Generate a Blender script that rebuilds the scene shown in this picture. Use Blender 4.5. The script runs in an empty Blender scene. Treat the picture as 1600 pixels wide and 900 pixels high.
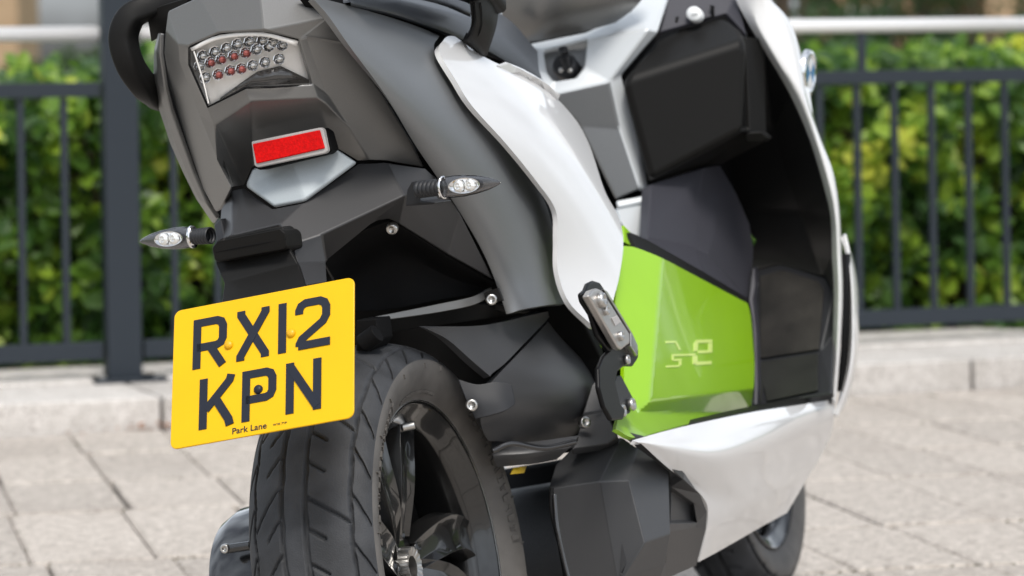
import bpy, bmesh, math, random
import numpy as np
from mathutils import Vector, Matrix, noise
random.seed(7)
SC = bpy.context.scene
COL = SC.collection
R = math.radians

# ------------------------------------------------------------------ camera
FPX = 5230.0                       # focal length in pixels of the 1600 px wide photograph
ROLL, HORIZON, EYE = .0145, 107.0, .91
cr_ = Vector((1, 0, -ROLL)).normalized()
cu_ = Vector((ROLL, 0, 1)).normalized()
EYEP = Vector((0, 0, EYE))
cam = bpy.data.objects.new('camera', bpy.data.cameras.new('camera'))
COL.objects.link(cam)
m = Matrix.Identity(4)
for i in range(3):
    m[i][0] = cr_[i]; m[i][1] = cu_[i]; m[i][2] = (0, -1, 0)[i]; m[i][3] = EYEP[i]
cam.matrix_world = m
cam.data.sensor_width = 36
cam.data.lens = FPX / 1600 * 36
cam.data.shift_y = (HORIZON - 450) / 1600
cam.data.clip_start = .1
cam.data.clip_end = 2000
cam.data.dof.use_dof = True
cam.data.dof.focus_distance = 4.02
cam.data.dof.aperture_fstop = 6.6
cam.data.dof.aperture_blades = 9
SC.camera = cam

# ------------------------------------------------------------------ sky, sun, exposure
SUN_EL, SUN_AZ = 56, 170           # bright but veiled sun behind and right of the camera
W = bpy.data.worlds.new('World'); SC.world = W; W.use_nodes = True
wn = W.node_tree.nodes; wl = W.node_tree.links
bg = wn['Background']
sky = wn.new('ShaderNodeTexSky'); sky.sky_type = 'NISHITA'; sky.sun_disc = False
sky.sun_elevation = R(SUN_EL); sky.sun_rotation = R(SUN_AZ)
sky.air_density = 1.0; sky.dust_density = 3.0; sky.ozone_density = 1.0
hs = wn.new('ShaderNodeHueSaturation'); hs.inputs['Saturation'].default_value = .45
wl.new(sky.outputs[0], hs.inputs['Color'])
# broken cloud over the whole sky, the same in every direction
tc = wn.new('ShaderNodeTexCoord'); nz = wn.new('ShaderNodeTexNoise')
nz.inputs['Scale'].default_value = 3.2; nz.inputs['Detail'].default_value = 6
wl.new(tc.outputs['Generated'], nz.inputs['Vector'])
rp = wn.new('ShaderNodeValToRGB'); rp.color_ramp.elements[0].position = .42; rp.color_ramp.elements[1].position = .62
rp.color_ramp.elements[0].color = (0, 0, 0, 1); rp.color_ramp.elements[1].color = (.85, .85, .85, 1)
wl.new(nz.outputs['Fac'], rp.inputs['Fac'])
mxw = wn.new('ShaderNodeMix'); mxw.data_type = 'RGBA'
wl.new(rp.outputs['Color'], mxw.inputs['Factor'])
wl.new(hs.outputs['Color'], mxw.inputs[6]); mxw.inputs[7].default_value = (9.6, 10.4, 11.4, 1)
wl.new(mxw.outputs[2], bg.inputs['Color'])
bg.inputs['Strength'].default_value = .115
sd = bpy.data.lights.new('sun', 'SUN'); sd.energy = 2.0; sd.angle = R(16); sd.color = (1, .95, .88)
so = bpy.data.objects.new('sun', sd); COL.objects.link(so)
# sky rotation 0 = +Y, clockwise seen from above
sdir = Vector((math.sin(R(SUN_AZ)) * math.cos(R(SUN_EL)), math.cos(R(SUN_AZ)) * math.cos(R(SUN_EL)), math.sin(R(SUN_EL))))
so.rotation_euler = sdir.to_track_quat('Z', 'Y').to_euler()
SC.view_settings.view_transform = 'Standard'
SC.view_settings.look = 'None'
SC.view_settings.exposure = .33
SC.cycles.use_denoising = True
SC.cycles.max_bounces = 8
SC.cycles.transparent_max_bounces = 12

# ------------------------------------------------------------------ materials
def mat(name, col, rough=.5, metal=0, spec=.5, coat=0, coatr=.05, var=0, vscale=20, bump=0, bscale=300, bdist=.001,
        alpha=None, emit=None, trans=0, col2=None, rvar=0, sub=0):
    M = bpy.data.materials.new(name); M.use_nodes = True
    nt = M.node_tree; b = nt.nodes['Principled BSDF']
    b.inputs['Base Color'].default_value = (*col, 1)
    b.inputs['Roughness'].default_value = rough
    b.inputs['Metallic'].default_value = metal
    b.inputs['Specular IOR Level'].default_value = spec
    b.inputs['Coat Weight'].default_value = coat
    b.inputs['Coat Roughness'].default_value = coatr
    b.inputs['Transmission Weight'].default_value = trans
    if sub: b.inputs['Subsurface Weight'].default_value = sub
    t = nt.nodes.new('ShaderNodeTexCoord')
    if var or col2 or rvar:
        n = nt.nodes.new('ShaderNodeTexNoise'); n.inputs['Scale'].default_value = vscale; n.inputs['Detail'].default_value = 6
        nt.links.new(t.outputs['Object'], n.inputs['Vector'])
        if var or col2:
            r = nt.nodes.new('ShaderNodeValToRGB')
            r.color_ramp.elements[0].position = .3; r.color_ramp.elements[1].position = .7
            c2 = col2 or tuple(min(1, c * (1 + var)) for c in col)
            c1 = col if col2 else tuple(c * (1 - var) for c in col)
            r.color_ramp.elements[0].color = (*c1, 1); r.color_ramp.elements[1].color = (*c2, 1)
            nt.links.new(n.outputs['Fac'], r.inputs['Fac']); nt.links.new(r.outputs['Color'], b.inputs['Base Color'])
        if rvar:
            mr = nt.nodes.new('ShaderNodeMapRange')
            mr.inputs['To Min'].default_value = max(0, rough - rvar); mr.inputs['To Max'].default_value = rough + rvar
            nt.links.new(n.outputs['Fac'], mr.inputs['Value']); nt.links.new(mr.outputs['Result'], b.inputs['Roughness'])
    if bump:
        n2 = nt.nodes.new('ShaderNodeTexNoise'); n2.inputs['Scale'].default_value = bscale; n2.inputs['Detail'].default_value = 3
        nt.links.new(t.outputs['Object'], n2.inputs['Vector'])
        bp = nt.nodes.new('ShaderNodeBump'); bp.inputs['Strength'].default_value = bump; bp.inputs['Distance'].default_value = bdist
        nt.links.new(n2.outputs['Fac'], bp.inputs['Height']); nt.links.new(bp.outputs['Normal'], b.inputs['Normal'])
    return M

def clear_mat(name, tint=(1, 1, 1), gloss=.9):
    M = bpy.data.materials.new(name); M.use_nodes = True
    nt = M.node_tree; nt.nodes.clear()
    o = nt.nodes.new('ShaderNodeOutputMaterial'); t = nt.nodes.new('ShaderNodeBsdfTransparent'); g = nt.nodes.new('ShaderNodeBsdfGlossy')
    lw = nt.nodes.new('ShaderNodeLayerWeight'); lw.inputs['Blend'].default_value = .5; x = nt.nodes.new('ShaderNodeMixShader')
    pw = nt.nodes.new('ShaderNodeMath'); pw.operation = 'POWER'; pw.inputs[1].default_value = 4.0; nt.links.new(lw.outputs['Facing'], pw.inputs[0])
    f = nt.nodes.new('ShaderNodeMapRange'); f.inputs['To Min'].default_value = .045; f.inputs['To Max'].default_value = .95; nt.links.new(pw.outputs[0], f.inputs['Value'])
    t.inputs['Color'].default_value = (*tint, 1); g.inputs['Color'].default_value = (gloss,) * 3 + (1,); g.inputs['Roughness'].default_value = .03
    nt.links.new(f.outputs[0], x.inputs[0]); nt.links.new(t.outputs[0], x.inputs[1]); nt.links.new(g.outputs[0], x.inputs[2])
    nt.links.new(x.outputs[0], o.inputs['Surface'])
    return M

M = {}
M['grey'] = mat('satin_grey_metallic', (.205, .212, .218), .43, .6, bump=.05, bscale=1500, var=.05, vscale=900)
M['cowl'] = mat('satin_warm_grey_metallic', (.205, .204, .200), .40, .6, bump=.05, bscale=1500, var=.05, vscale=900)
M['silver'] = mat('silver_metallic_paint', (.40, .44, .46), .5, .3, bump=.05, bscale=1500, var=.06, vscale=900)
M['console'] = mat('pale_silver_paint', (.60, .63, .65), .4, .2, bump=.03, bscale=1200)
M['white'] = mat('gloss_white_paint', (.72, .72, .72), .35, 0, coat=1, coatr=.03)
M['green'] = mat('gloss_lime_paint', (.30, .575, .003), .4, 0, spec=.25, coat=.8, coatr=.03, var=.04, vscale=6)
M['green_dark'] = mat('lime_shadow_film', (.19, .47, .012), .35, 0, coat=1, coatr=.03)
M['logo'] = mat('pale_lime_print', (.78, .97, .24), .4, 0, spec=.25, coat=.8)
M['plastic'] = mat('black_grained_plastic', (.021, .022, .025), .46, 0, spec=.38, bump=.25, bscale=900, bdist=.0006)
M['plastic2'] = mat('soft_dark_plastic', (.010, .0098, .0095), .5, 0, spec=.16, bump=.25, bscale=900, bdist=.0006)
M['tunnel'] = mat('slate_vinyl', (.04, .04, .05), .55, 0, spec=.4, bump=.2, bscale=900, bdist=.0006)
M['fender'] = mat('charcoal_plastic', (.036, .036, .038), .42, 0, spec=.5, bump=.15, bscale=1000, bdist=.0005)
M['black'] = mat('flat_black', (.004, .004, .0045), .7, 0, spec=.15, rvar=.1, vscale=12)
M['gloss_black'] = mat('gloss_black_paint', (.012, .012, .013), .18, 0, spec=.6, coat=.8)
M['rough_black'] = mat('textured_black_casting', (.020, .021, .023), .38, 0, spec=.6, bump=.7, bscale=700, bdist=.001)
M['steelblack'] = mat('dark_wheel_paint', (.010, .010, .010), .22, .2, coat=.8, rvar=.08, vscale=30)
M['rubber'] = mat('tyre_rubber', (.034, .036, .040), .6, 0, spec=.4, bump=.6, bscale=500, bdist=.0008, var=.4, vscale=22)
M['sidewall'] = mat('tyre_sidewall', (.095, .089, .083), .6, 0, bump=.3, bscale=400, bdist=.0006, var=.2, vscale=30)
M['seat'] = mat('seat_vinyl', (.04, .046, .056), .42, 0, bump=.3, bscale=700, bdist=.0006)
M['armblack'] = mat('black_satin_casting', (.004, .004, .0045), .38, 0, spec=.2)
M['lampsilver'] = mat('lamp_bowl_silver', (.85, .83, .80), .35, .15)
M['podplastic'] = mat('dark_grey_housing_plastic', (.046, .047, .050), .42, 0, spec=.5, bump=.3, bscale=900, bdist=.0006)
M['ledred'] = mat('red_led_glass', (.40, .07, .055), .12, .6, coat=1)
M['ledclear'] = mat('clear_led_glass', (.55, .54, .52), .1, .9, coat=1)
M['shield'] = mat('leg_shield_plastic', (.011, .0108, .011), .4, 0, spec=.42, bump=.2, bscale=900, bdist=.0005)
M['chrome'] = mat('chrome', (.85, .85, .86), .08, 1)
M['steel'] = mat('brushed_steel', (.55, .54, .52), .3, 1, rvar=.08, vscale=40)
M['alu'] = mat('machined_aluminium', (.52, .50, .48), .35, .85, rvar=.08, vscale=60)
M['redref'] = mat('red_reflector', (.60, .002, .002), .45, 0, spec=.1, coat=.12, bump=.5, bscale=420, bdist=.0015, var=.2, vscale=300)
M['redled'] = mat('red_led_centre', (.5, .03, .02), .2, .3, coat=1)
M['refframe'] = mat('grey_frame_plastic', (.42, .40, .39), .45)
M['plate'] = mat('yellow_plate', (.77, .44, .0), .4, 0, spec=.25, coat=.15, coatr=.1, var=.03, vscale=15)
M['yellowcap'] = mat('yellow_cap', (.72, .38, .0), .4)
M['ink'] = mat('plate_characters', (.012, .015, .025), .45, spec=.3)
M['clear'] = clear_mat('clear_lens')
M['smoke'] = clear_mat('smoked_lens', (.75, .77, .8))
M['yellowtag'] = mat('yellow_sticker', (.75, .5, .02), .5)
M['rail'] = mat('slate_grey_powder_coat', (.020, .027, .036), .5, .0, spec=.35, rvar=.1, vscale=10, bump=.1, bscale=300)
M['handrail'] = mat('stainless_handrail', (.93, .92, .91), .3, .35, rvar=.05, vscale=8)

def stone_mat(name, c1, c2, c3, scale=60, dirt=(.16, .14, .12), joints=False):
    Mx = bpy.data.materials.new(name); Mx.use_nodes = True
    nt = Mx.node_tree; b = nt.nodes['Principled BSDF']; L = nt.links.new
    t = nt.nodes.new('ShaderNodeTexCoord'); g = nt.nodes.new('ShaderNodeNewGeometry')
    def ramp(src, p0, p1, a, c):
        r = nt.nodes.new('ShaderNodeValToRGB'); e = r.color_ramp.elements
        e[0].position = p0; e[1].position = p1; e[0].color = (*a, 1); e[1].color = (*c, 1); L(src, r.inputs['Fac']); return r.outputs['Color']
    def nse(sc, d=5, rough=.6):
        n = nt.nodes.new('ShaderNodeTexNoise'); n.inputs['Scale'].default_value = sc; n.inputs['Detail'].default_value = d
        n.inputs['Roughness'].default_value = rough
        L(g.outputs['Position'], n.inputs['Vector']); return n.outputs['Fac']
    base = ramp(nse(scale), .35, .65, c1, c2)
    spk = ramp(nse(scale * 4, 2), .56, .62, (0, 0, 0), (1, 1, 1))
    mx = nt.nodes.new('ShaderNodeMix'); mx.data_type = 'RGBA'; L(spk, mx.inputs['Factor']); L(base, mx.inputs[6]); mx.inputs[7].default_value = (*c3, 1)
    big = ramp(nse(2.2, 6, .7), .5, .78, (0, 0, 0), (.55, .55, .55))
    mx2 = nt.nodes.new('ShaderNodeMix'); mx2.data_type = 'RGBA'; L(big, mx2.inputs['Factor']); L(mx.outputs[2], mx2.inputs[6]); mx2.inputs[7].default_value = (*dirt, 1)
    oi = nt.nodes.new('ShaderNodeObjectInfo'); mr = nt.nodes.new('ShaderNodeMapRange'); L(oi.outputs['Random'], mr.inputs['Value'])
    mr.inputs['To Min'].default_value = .9; mr.inputs['To Max'].default_value = 1.08
    vm = nt.nodes.new('ShaderNodeVectorMath'); vm.operation = 'SCALE'; L(mx2.outputs[2], vm.inputs[0]); L(mr.outputs['Result'], vm.inputs['Scale'])
    L(vm.outputs[0], b.inputs['Base Color']); b.inputs['Roughness'].default_value = .85
    bp = nt.nodes.new('ShaderNodeBump'); bp.inputs['Strength'].default_value = .5; bp.inputs['Distance'].default_value = .004
    L(nse(scale * 2.5, 4), bp.inputs['Height']); L(bp.outputs['Normal'], b.inputs['Normal'])
    return Mx
M['slab'] = stone_mat('pinkish_granite_slab', (.35, .312, .275), (.60, .545, .49), (.19, .17, .15), 38, (.27, .23, .20))
M['joint'] = mat('mossy_joint', (.035, .04, .02), .95, 0, spec=.1, col2=(.09, .08, .055), vscale=9)
M['kerb'] = stone_mat('pale_kerb_stone', (.50, .475, .445), (.63, .60, .57), (.33, .30, .28), 30, (.30, .27, .24))
M['soil'] = mat('dark_soil', (.03, .024, .016), .95, spec=.1, col2=(.06, .05, .03), vscale=8)
M['grass'] = mat('rough_grass', (.06, .10, .02), .9, spec=.2, col2=(.10, .13, .04), vscale=1.5)
M['deadleaf'] = mat('dead_leaf', (.25, .10, .04), .8)

def leaf_mat(name, cols):
    Mx = bpy.data.materials.new(name); Mx.use_nodes = True
    nt = Mx.node_tree; b = nt.nodes['Principled BSDF']; L = nt.links.new
    at = nt.nodes.new('ShaderNodeAttribute'); at.attribute_name = 'tone'
    r = nt.nodes.new('ShaderNodeValToRGB'); e = r.color_ramp.elements
    e[0].position = 0; e[0].color = (*cols[0], 1); e[1].position = 1; e[1].color = (*cols[-1], 1)
    for k, c in enumerate(cols[1:-1]):
        q = e.new((k + 1) / (len(cols) - 1)); q.color = (*c, 1)
    L(at.outputs['Fac'], r.inputs['Fac']); L(r.outputs['Color'], b.inputs['Base Color'])
    b.inputs['Roughness'].default_value = .4
    tr = nt.nodes.new('ShaderNodeBsdfTranslucent'); L(r.outputs['Color'], tr.inputs['Color'])
    mx = nt.nodes.new('ShaderNodeMixShader'); mx.inputs[0].default_value = .45
    o = nt.nodes['Material Output']; L(b.outputs[0], mx.inputs[1]); L(tr.outputs[0], mx.inputs[2]); L(mx.outputs[0], o.inputs['Surface'])
    return Mx
M['leaf'] = leaf_mat('hedge_leaf', [(.05, .12, .025), (.14, .27, .03), (.33, .48, .045), (.68, .70, .10)])
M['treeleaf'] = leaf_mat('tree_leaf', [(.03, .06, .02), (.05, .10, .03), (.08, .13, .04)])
M['bark'] = mat('bark', (.07, .05, .035), .9, bump=.5, bscale=30, bdist=.01)

# ------------------------------------------------------------------ mesh helpers
def tag(o, label=None, cat=None, group=None, kind=None):
    if label: o['label'] = label
    if cat: o['category'] = cat
    if group: o['group'] = group
    if kind: o['kind'] = kind
    return o

def empty(name, loc=(0, 0, 0), mw=None):
    o = bpy.data.objects.new(name, None); COL.objects.link(o)
    if mw is not None: o.matrix_world = mw
    else: o.location = loc
    o.empty_display_size = .1
    return o

def mk(name, V, F, mt, parent=None, smooth=True, solid=0, bevel=0, bang=30, bseg=2, sub=0, flipcam=False, off=-1, loc=None, mats=None, fmat=None):
    me = bpy.data.meshes.new(name)
    me.from_pydata([tuple(v) for v in V], [], F)
    me.update()
    if flipcam:
        s = 0
        for p in me.polygons:
            s += p.normal.dot(CAML - p.center) * p.area
        if s < 0: me.flip_normals()
    me.materials.append(M[mt])
    for x in (mats or ()): me.materials.append(M[x])
    if fmat:
        for p, k in zip(me.polygons, fmat): p.material_index = k
    if smooth:
        me.polygons.foreach_set('use_smooth', [True] * len(me.polygons))
    o = bpy.data.objects.new(name, me); COL.objects.link(o)
    if parent: o.parent = parent
    if loc is not None: o.location = loc
    if sub:
        s = o.modifiers.new('s', 'SUBSURF'); s.levels = s.render_levels = sub
    if solid:
        s = o.modifiers.new('t', 'SOLIDIFY'); s.thickness = solid; s.offset = off; s.use_even_offset = False
    if bevel:
        b = o.modifiers.new('b', 'BEVEL'); b.width = bevel; b.segments = bseg; b.limit_method = 'ANGLE'; b.angle_limit = R(bang)
        b.harden_normals = True
    return o

# scooter frame: local x = to the scooter's right, y = forward, z = up; it leans on its stand
AL, LE = R(19), R(10.5)
hv = Vector((math.sin(AL), math.cos(AL), 0)); rv = Vector((math.cos(AL), -math.sin(AL), 0)); zv = Vector((0, 0, 1))
bv = rv * math.cos(LE) + zv * math.sin(LE); uv_ = -rv * math.sin(LE) + zv * math.cos(LE)
ORG = Vector((-.10, 4.2, 0))
RM = Matrix(((bv.x, hv.x, uv_.x, ORG.x), (bv.y, hv.y, uv_.y, ORG.y), (bv.z, hv.z, uv_.z, ORG.z), (0, 0, 0, 1)))
CAML = RM.inverted() @ EYEP
def ray(x, y):
    return RM.inverted().to_3x3() @ (cr_ * ((x - 800) / FPX) - cu_ * ((y - HORIZON) / FPX) + Vector((0, 1, 0)))
def G(x, y, b):                    # point on the plane at lateral offset b
    d = ray(x, y); return CAML + d * ((b - CAML.x) / d.x)
def A(x, y, a):                    # point on the plane at forward offset a
    d = ray(x, y); return CAML + d * ((a - CAML.y) / d.y)
def P(t):
    return t if isinstance(t, Vector) else G(*t)

def PL3(a, b, c, off=0):           # returns f(x, y): the point where the view through x, y meets the plane a b c
    n = (b - a).cross(c - a).normalized()
    if n.dot(CAML - a) < 0: n = -n
    def f(x, y, o=0):
        d = ray(x, y); return CAML + d * (((a + n * (off + o)) - CAML).dot(n) / d.dot(n))
    return f

def crs(pts, n):
    if len(pts) == 2 or n == 1:
        out = []
        for i in range(len(pts) - 1):
            for k in range(n): out.append(pts[i].lerp(pts[i + 1], k / n))
        return out + [pts[-1]]
    q = [pts[0] * 2 - pts[1]] + list(pts) + [pts[-1] * 2 - pts[-2]]
    out = []
    for i in range(1, len(q) - 2):
        for k in range(n):
            t = k / n; t2 = t * t; t3 = t2 * t
            out.append(.5 * ((2 * q[i]) + (q[i + 1] - q[i - 1]) * t + (2 * q[i - 1] - 5 * q[i] + 4 * q[i + 1] - q[i + 2]) * t2 + (3 * q[i] - q[i - 1] - 3 * q[i + 1] + q[i + 2]) * t3))
    return out + [pts[-1]]

def patch(name, rows, mt, parent, nu=5, nv=5, solid=.006, bevel=.0015, mirror=False, lab=None, bang=35):
    rows = [crs([P(t) for t in r], nu) for r in rows]
    cols = list(zip(*rows)); cols = [crs(list(c), nv) for c in cols]
    nr, nc = len(cols[0]), len(cols)
    V = [cols[j][i] for i in range(nr) for j in range(nc)]
    F = [(i * nc + j, i * nc + j + 1, (i + 1) * nc + j + 1, (i + 1) * nc + j) for i in range(nr - 1) for j in range(nc - 1)]
    o = mk(name, V, F, mt, parent, solid=solid, bevel=bevel, bang=bang, flipcam=True)
    if lab: o['label'] = lab
    if mirror:
        me = o.data.copy()
        for v in me.vertices: v.co.x = -v.co.x
        me.flip_normals()
        o2 = bpy.data.objects.new(name, me); COL.objects.link(o2); o2.parent = parent
        for md in o.modifiers:
            n = o2.modifiers.new(md.name, md.type)
            for pr in ('thickness', 'offset', 'use_even_offset', 'width', 'segments', 'limit_method', 'angle_limit', 'harden_normals'):
                if hasattr(md, pr): setattr(n, pr, getattr(md, pr))
    return o

def polyterms(a, c, order):
    return [a ** i * c ** j for i in range(order + 1) for j in range(order + 1 - i)]
def fitsurf(pts, order):
    pts = [P(t) for t in pts]
    m0 = sum((p.y for p in pts)) / len(pts); m1 = sum((p.z for p in pts)) / len(pts)
    Am = np.array([polyterms((p.y - m0) * 4, (p.z - m1) * 4, order) for p in pts]); y = np.array([p.x for p in pts])
    n = Am.shape[1]; k = np.linalg.solve(Am.T @ Am + np.eye(n) * 1e-6, Am.T @ y)
    return lambda a, c: float(np.dot(k, polyterms((a - m0) * 4, (c - m1) * 4, order)))
def hit(f, x, y, b0=.19, off=0):
    # where the view through x, y meets the surface b = f(a, c)
    g = lambda b: (lambda p: f(p.y, p.z) + off - b)(G(x, y, b))
    lo, hi = b0, b0 + .002; gl, gh = g(lo), g(hi)
    for _ in range(12):
        if abs(gh - gl) < 1e-9: break
        nb = hi - gh * (hi - lo) / (gh - gl); nb = max(b0 - .12, min(b0 + .12, nb))
        lo, gl = hi, gh; hi = nb; gh = g(hi)
        if abs(gh) < 1e-6: break
    return G(x, y, hi)
def fitview(rows, order, extra=()):
    # smooth surface through control points, 1/distance as a polynomial over the view: order 1 is an exact plane
    pts = [(t[0], t[1], 1 / ((P(t) - CAML).dot(Vector(RM.inverted().to_3x3() @ Vector((0, 1, 0)))))) for r in rows for t in r] 
    mx = sum(p[0] for p in pts) / len(pts); my = sum(p[1] for p in pts) / len(pts)
    Am = np.array([polyterms((x - mx) / 200, (y - my) / 200, order) for x, y, w in pts]); yv = np.array([w for x, y, w in pts])
    k = np.linalg.lstsq(Am, yv, rcond=None)[0]
    def f(x, y):
        w = float(np.dot(k, polyterms((x - mx) / 200, (y - my) / 200, order))); return CAML + ray(x, y) / w
    return f
def fitpatch(name, rows, f, mt, parent, nu=5, nv=5, solid=.006, bevel=.0015, lip=None, mirror=False, off=0, view=False):
    pr = [crs([Vector((t[0], t[1], 0)) for t in r], nu) for r in rows]
    cols = [crs(list(c), nv) for c in zip(*pr)]
    nr, nc = len(cols[0]), len(cols)
    V = [(f(cols[j][i].x, cols[j][i].y) if view else hit(f, cols[j][i].x, cols[j][i].y, off=off)) for i in range(nr) for j in range(nc)]
    F = [(i * nc + j, i * nc + j + 1, (i + 1) * nc + j + 1, (i + 1) * nc + j) for i in range(nr - 1) for j in range(nc - 1)]
    return mk(name, V, F, mt, parent, solid=solid, bevel=bevel, bang=35, flipcam=True)

def facet(name, D, faces, mt, parent, solid=.01, bevel=.004, bang=5, bseg=3, mats=None, fmat=None, smooth=True):
    keys = list(D); ix = {k: i for i, k in enumerate(keys)}
    V = [P(D[k]) for k in keys]
    F = [[ix[k] for k in (f.split() if isinstance(f, str) else f)] for f in faces]
    bm = bmesh.new(); vs = [bm.verts.new(v) for v in V]
    for f in F: bm.faces.new([vs[i] for i in f])
    bm.normal_update(); bmesh.ops.recalc_face_normals(bm, faces=bm.faces)
    me = bpy.data.meshes.new(name); bm.to_mesh(me); bm.free()
    s = sum(p.normal.dot((CAML - p.center).normalized()) * p.area for p in me.polygons)
    if s < 0: me.flip_normals()
    me.materials.append(M[mt])
    for x in (mats or ()): me.materials.append(M[x])
    if fmat:
        for p, k in zip(me.polygons, fmat): p.material_index = k
    if smooth: me.polygons.foreach_set('use_smooth', [True] * len(me.polygons))
    o = bpy.data.objects.new(name, me); COL.objects.link(o); o.parent = parent
    if solid:
        q = o.modifiers.new('t', 'SOLIDIFY'); q.thickness = solid; q.offset = -1; q.use_even_offset = False
    if bevel:
        b = o.modifiers.new('b', 'BEVEL'); b.width = bevel; b.segments = bseg; b.limit_method = 'ANGLE'; b.angle_limit = R(bang); b.harden_normals = True
    return o

def frame(axis):
    z = Vector(axis).normalized(); x = z.orthogonal().normalized(); return x, z.cross(x), z

def lathe(name, prof, org, axis, mt, parent, seg=32, smooth=True, bevel=0, sx=1, sy=1, fr=None, a0=0, a1=2 * math.pi, bang=30):
    x, y, z = fr or frame(axis); V = []; F = []
    full = abs(a1 - a0 - 2 * math.pi) < 1e-4; n = seg if full else seg + 1
    for r, h in prof:
        for k in range(n):
            t = a0 + (a1 - a0) * k / seg
            V.append(Vector(org) + x * (r * sx * math.cos(t)) + y * (r * sy * math.sin(t)) + z * h)
    for i in range(len(prof) - 1):
        for k in range(seg):
            k2 = (k + 1) % n
            F.append((i * n + k, i * n + k2, (i + 1) * n + k2, (i + 1) * n + k))
    me_o = mk(name, V, F, mt, parent, smooth=smooth, bevel=bevel, bang=bang)
    return me_o

def tube(name, pts, rad, mt, parent, seg=10, n=6, caps=True, flat=None, up=None):
    pts = crs([P(p) for p in pts], n)
    rads = rad if callable(rad) else (lambda t: rad)
    V = []; F = []; N = len(pts); prev = None
    for i, p in enumerate(pts):
        d = (pts[min(i + 1, N - 1)] - pts[max(i - 1, 0)]).normalized()
        if up is not None: x = Vector(up).cross(d).normalized()
        elif prev is None: x = d.orthogonal().normalized()
        else: x = (prev - d * prev.dot(d)).normalized()
        prev = x; y = d.cross(x); r = rads(i / (N - 1))
        for k in range(seg):
            t = 2 * math.pi * k / seg; c, s = math.cos(t), math.sin(t)
            if flat:
                e = .45; c = math.copysign(abs(c) ** e, c); s = math.copysign(abs(s) ** e, s)
                V.append(p + x * (r * flat[0] * c) + y * (r * flat[1] * s))
            else: V.append(p + x * (r * c) + y * (r * s))
    for i in range(N - 1):
        for k in range(seg):
            k2 = (k + 1) % seg; F.append((i * seg + k, i * seg + k2, (i + 1) * seg + k2, (i + 1) * seg + k))
    if caps: F.append(tuple(range(seg))[::-1]); F.append(tuple((N - 1) * seg + k for k in range(seg)))
    return mk(name, V, F, mt, parent, bevel=.0015 if caps else 0, bang=50)

def prism(name, pts, vec, mt, parent, bevel=.002, bseg=2, bang=25, smooth=True):
    pts = [P(p) for p in pts]; vec = Vector(vec); n = len(pts)
    V = pts + [p + vec for p in pts]
    F = [tuple(range(n)), tuple(range(n, 2 * n))[::-1]] + [(i, i + n, (i + 1) % n + n, (i + 1) % n) for i in range(n)]
    bm = bmesh.new(); vs = [bm.verts.new(v) for v in V]
    for f in F: bm.faces.new([vs[i] for i in f])
    bmesh.ops.recalc_face_normals(bm, faces=bm.faces)
    me = bpy.data.meshes.new(name); bm.to_mesh(me); bm.free(); me.materials.append(M[mt])
    if smooth: me.polygons.foreach_set('use_smooth', [True] * len(me.polygons))
    o = bpy.data.objects.new(name, me); COL.objects.link(o); o.parent = parent
    if bevel:
        b = o.modifiers.new('b', 'BEVEL'); b.width = bevel; b.segments = bseg; b.limit_method = 'ANGLE'; b.angle_limit = R(bang); b.harden_normals = True
    return o

def boxw(name, c, s, mt, parent=None, ax=None, bevel=0, kind=None):
    X, Y, Z = ax or (Vector((1, 0, 0)), Vector((0, 1, 0)), Vector((0, 0, 1)))
    c = Vector(c); V = [c + X * (sx * s[0] / 2) + Y * (sy * s[1] / 2) + Z * (sz * s[2] / 2) for sz in (-1, 1) for sy in (-1, 1) for sx in (-1, 1)]
    F = [(0, 2, 3, 1), (4, 5, 7, 6), (0, 1, 5, 4), (2, 6, 7, 3), (0, 4, 6, 2), (1, 3, 7, 5)]
    o = mk(name, V, F, mt, parent, smooth=bool(bevel), bevel=bevel)
    if kind: o['kind'] = kind
    return o

def bolt(p, axis, r, parent, mt='steel'):
    p = P(p)
    o = lathe('bolt', [(0, -.004), (r, -.004), (r, r * .35), (r * .85, r * .6), (r * .5, r * .6), (r * .42, r * .15), (0, r * .15)], p, axis, mt, parent, 20)
    return o

# ------------------------------------------------------------------ THE SCOOTER
SCO = empty('electric_scooter', mw=RM)
tag(SCO, 'grey, white and lime green electric scooter leaning on its stand on the paving', 'scooter')
OUT = Vector((1, 0, 0)); BACK = Vector((0, -1, 0)); UP = Vector((0, 0, 1))
WC = Vector((-.007, 0, .2865))

# ---- tyre with real grooves
def wrapd(x, p): return (x + p / 2) % p - p / 2
def seg_dist(s, t, s0, t0, s1, t1, p):
    # distance of (s,t) to a groove running from (s0,t0) to (s1,t1), repeated every p along t
    tm = (t0 + t1) / 2; dt = wrapd(t - tm, p); px, py = s, tm + dt
    dx, dy = s1 - s0, t1 - t0; L = dx * dx + dy * dy
    u = max(0, min(1, ((px - s0) * dx + (py - t0) * dy) / L))
    return math.hypot(px - s0 - u * dx, py - t0 - u * dy)

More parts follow.
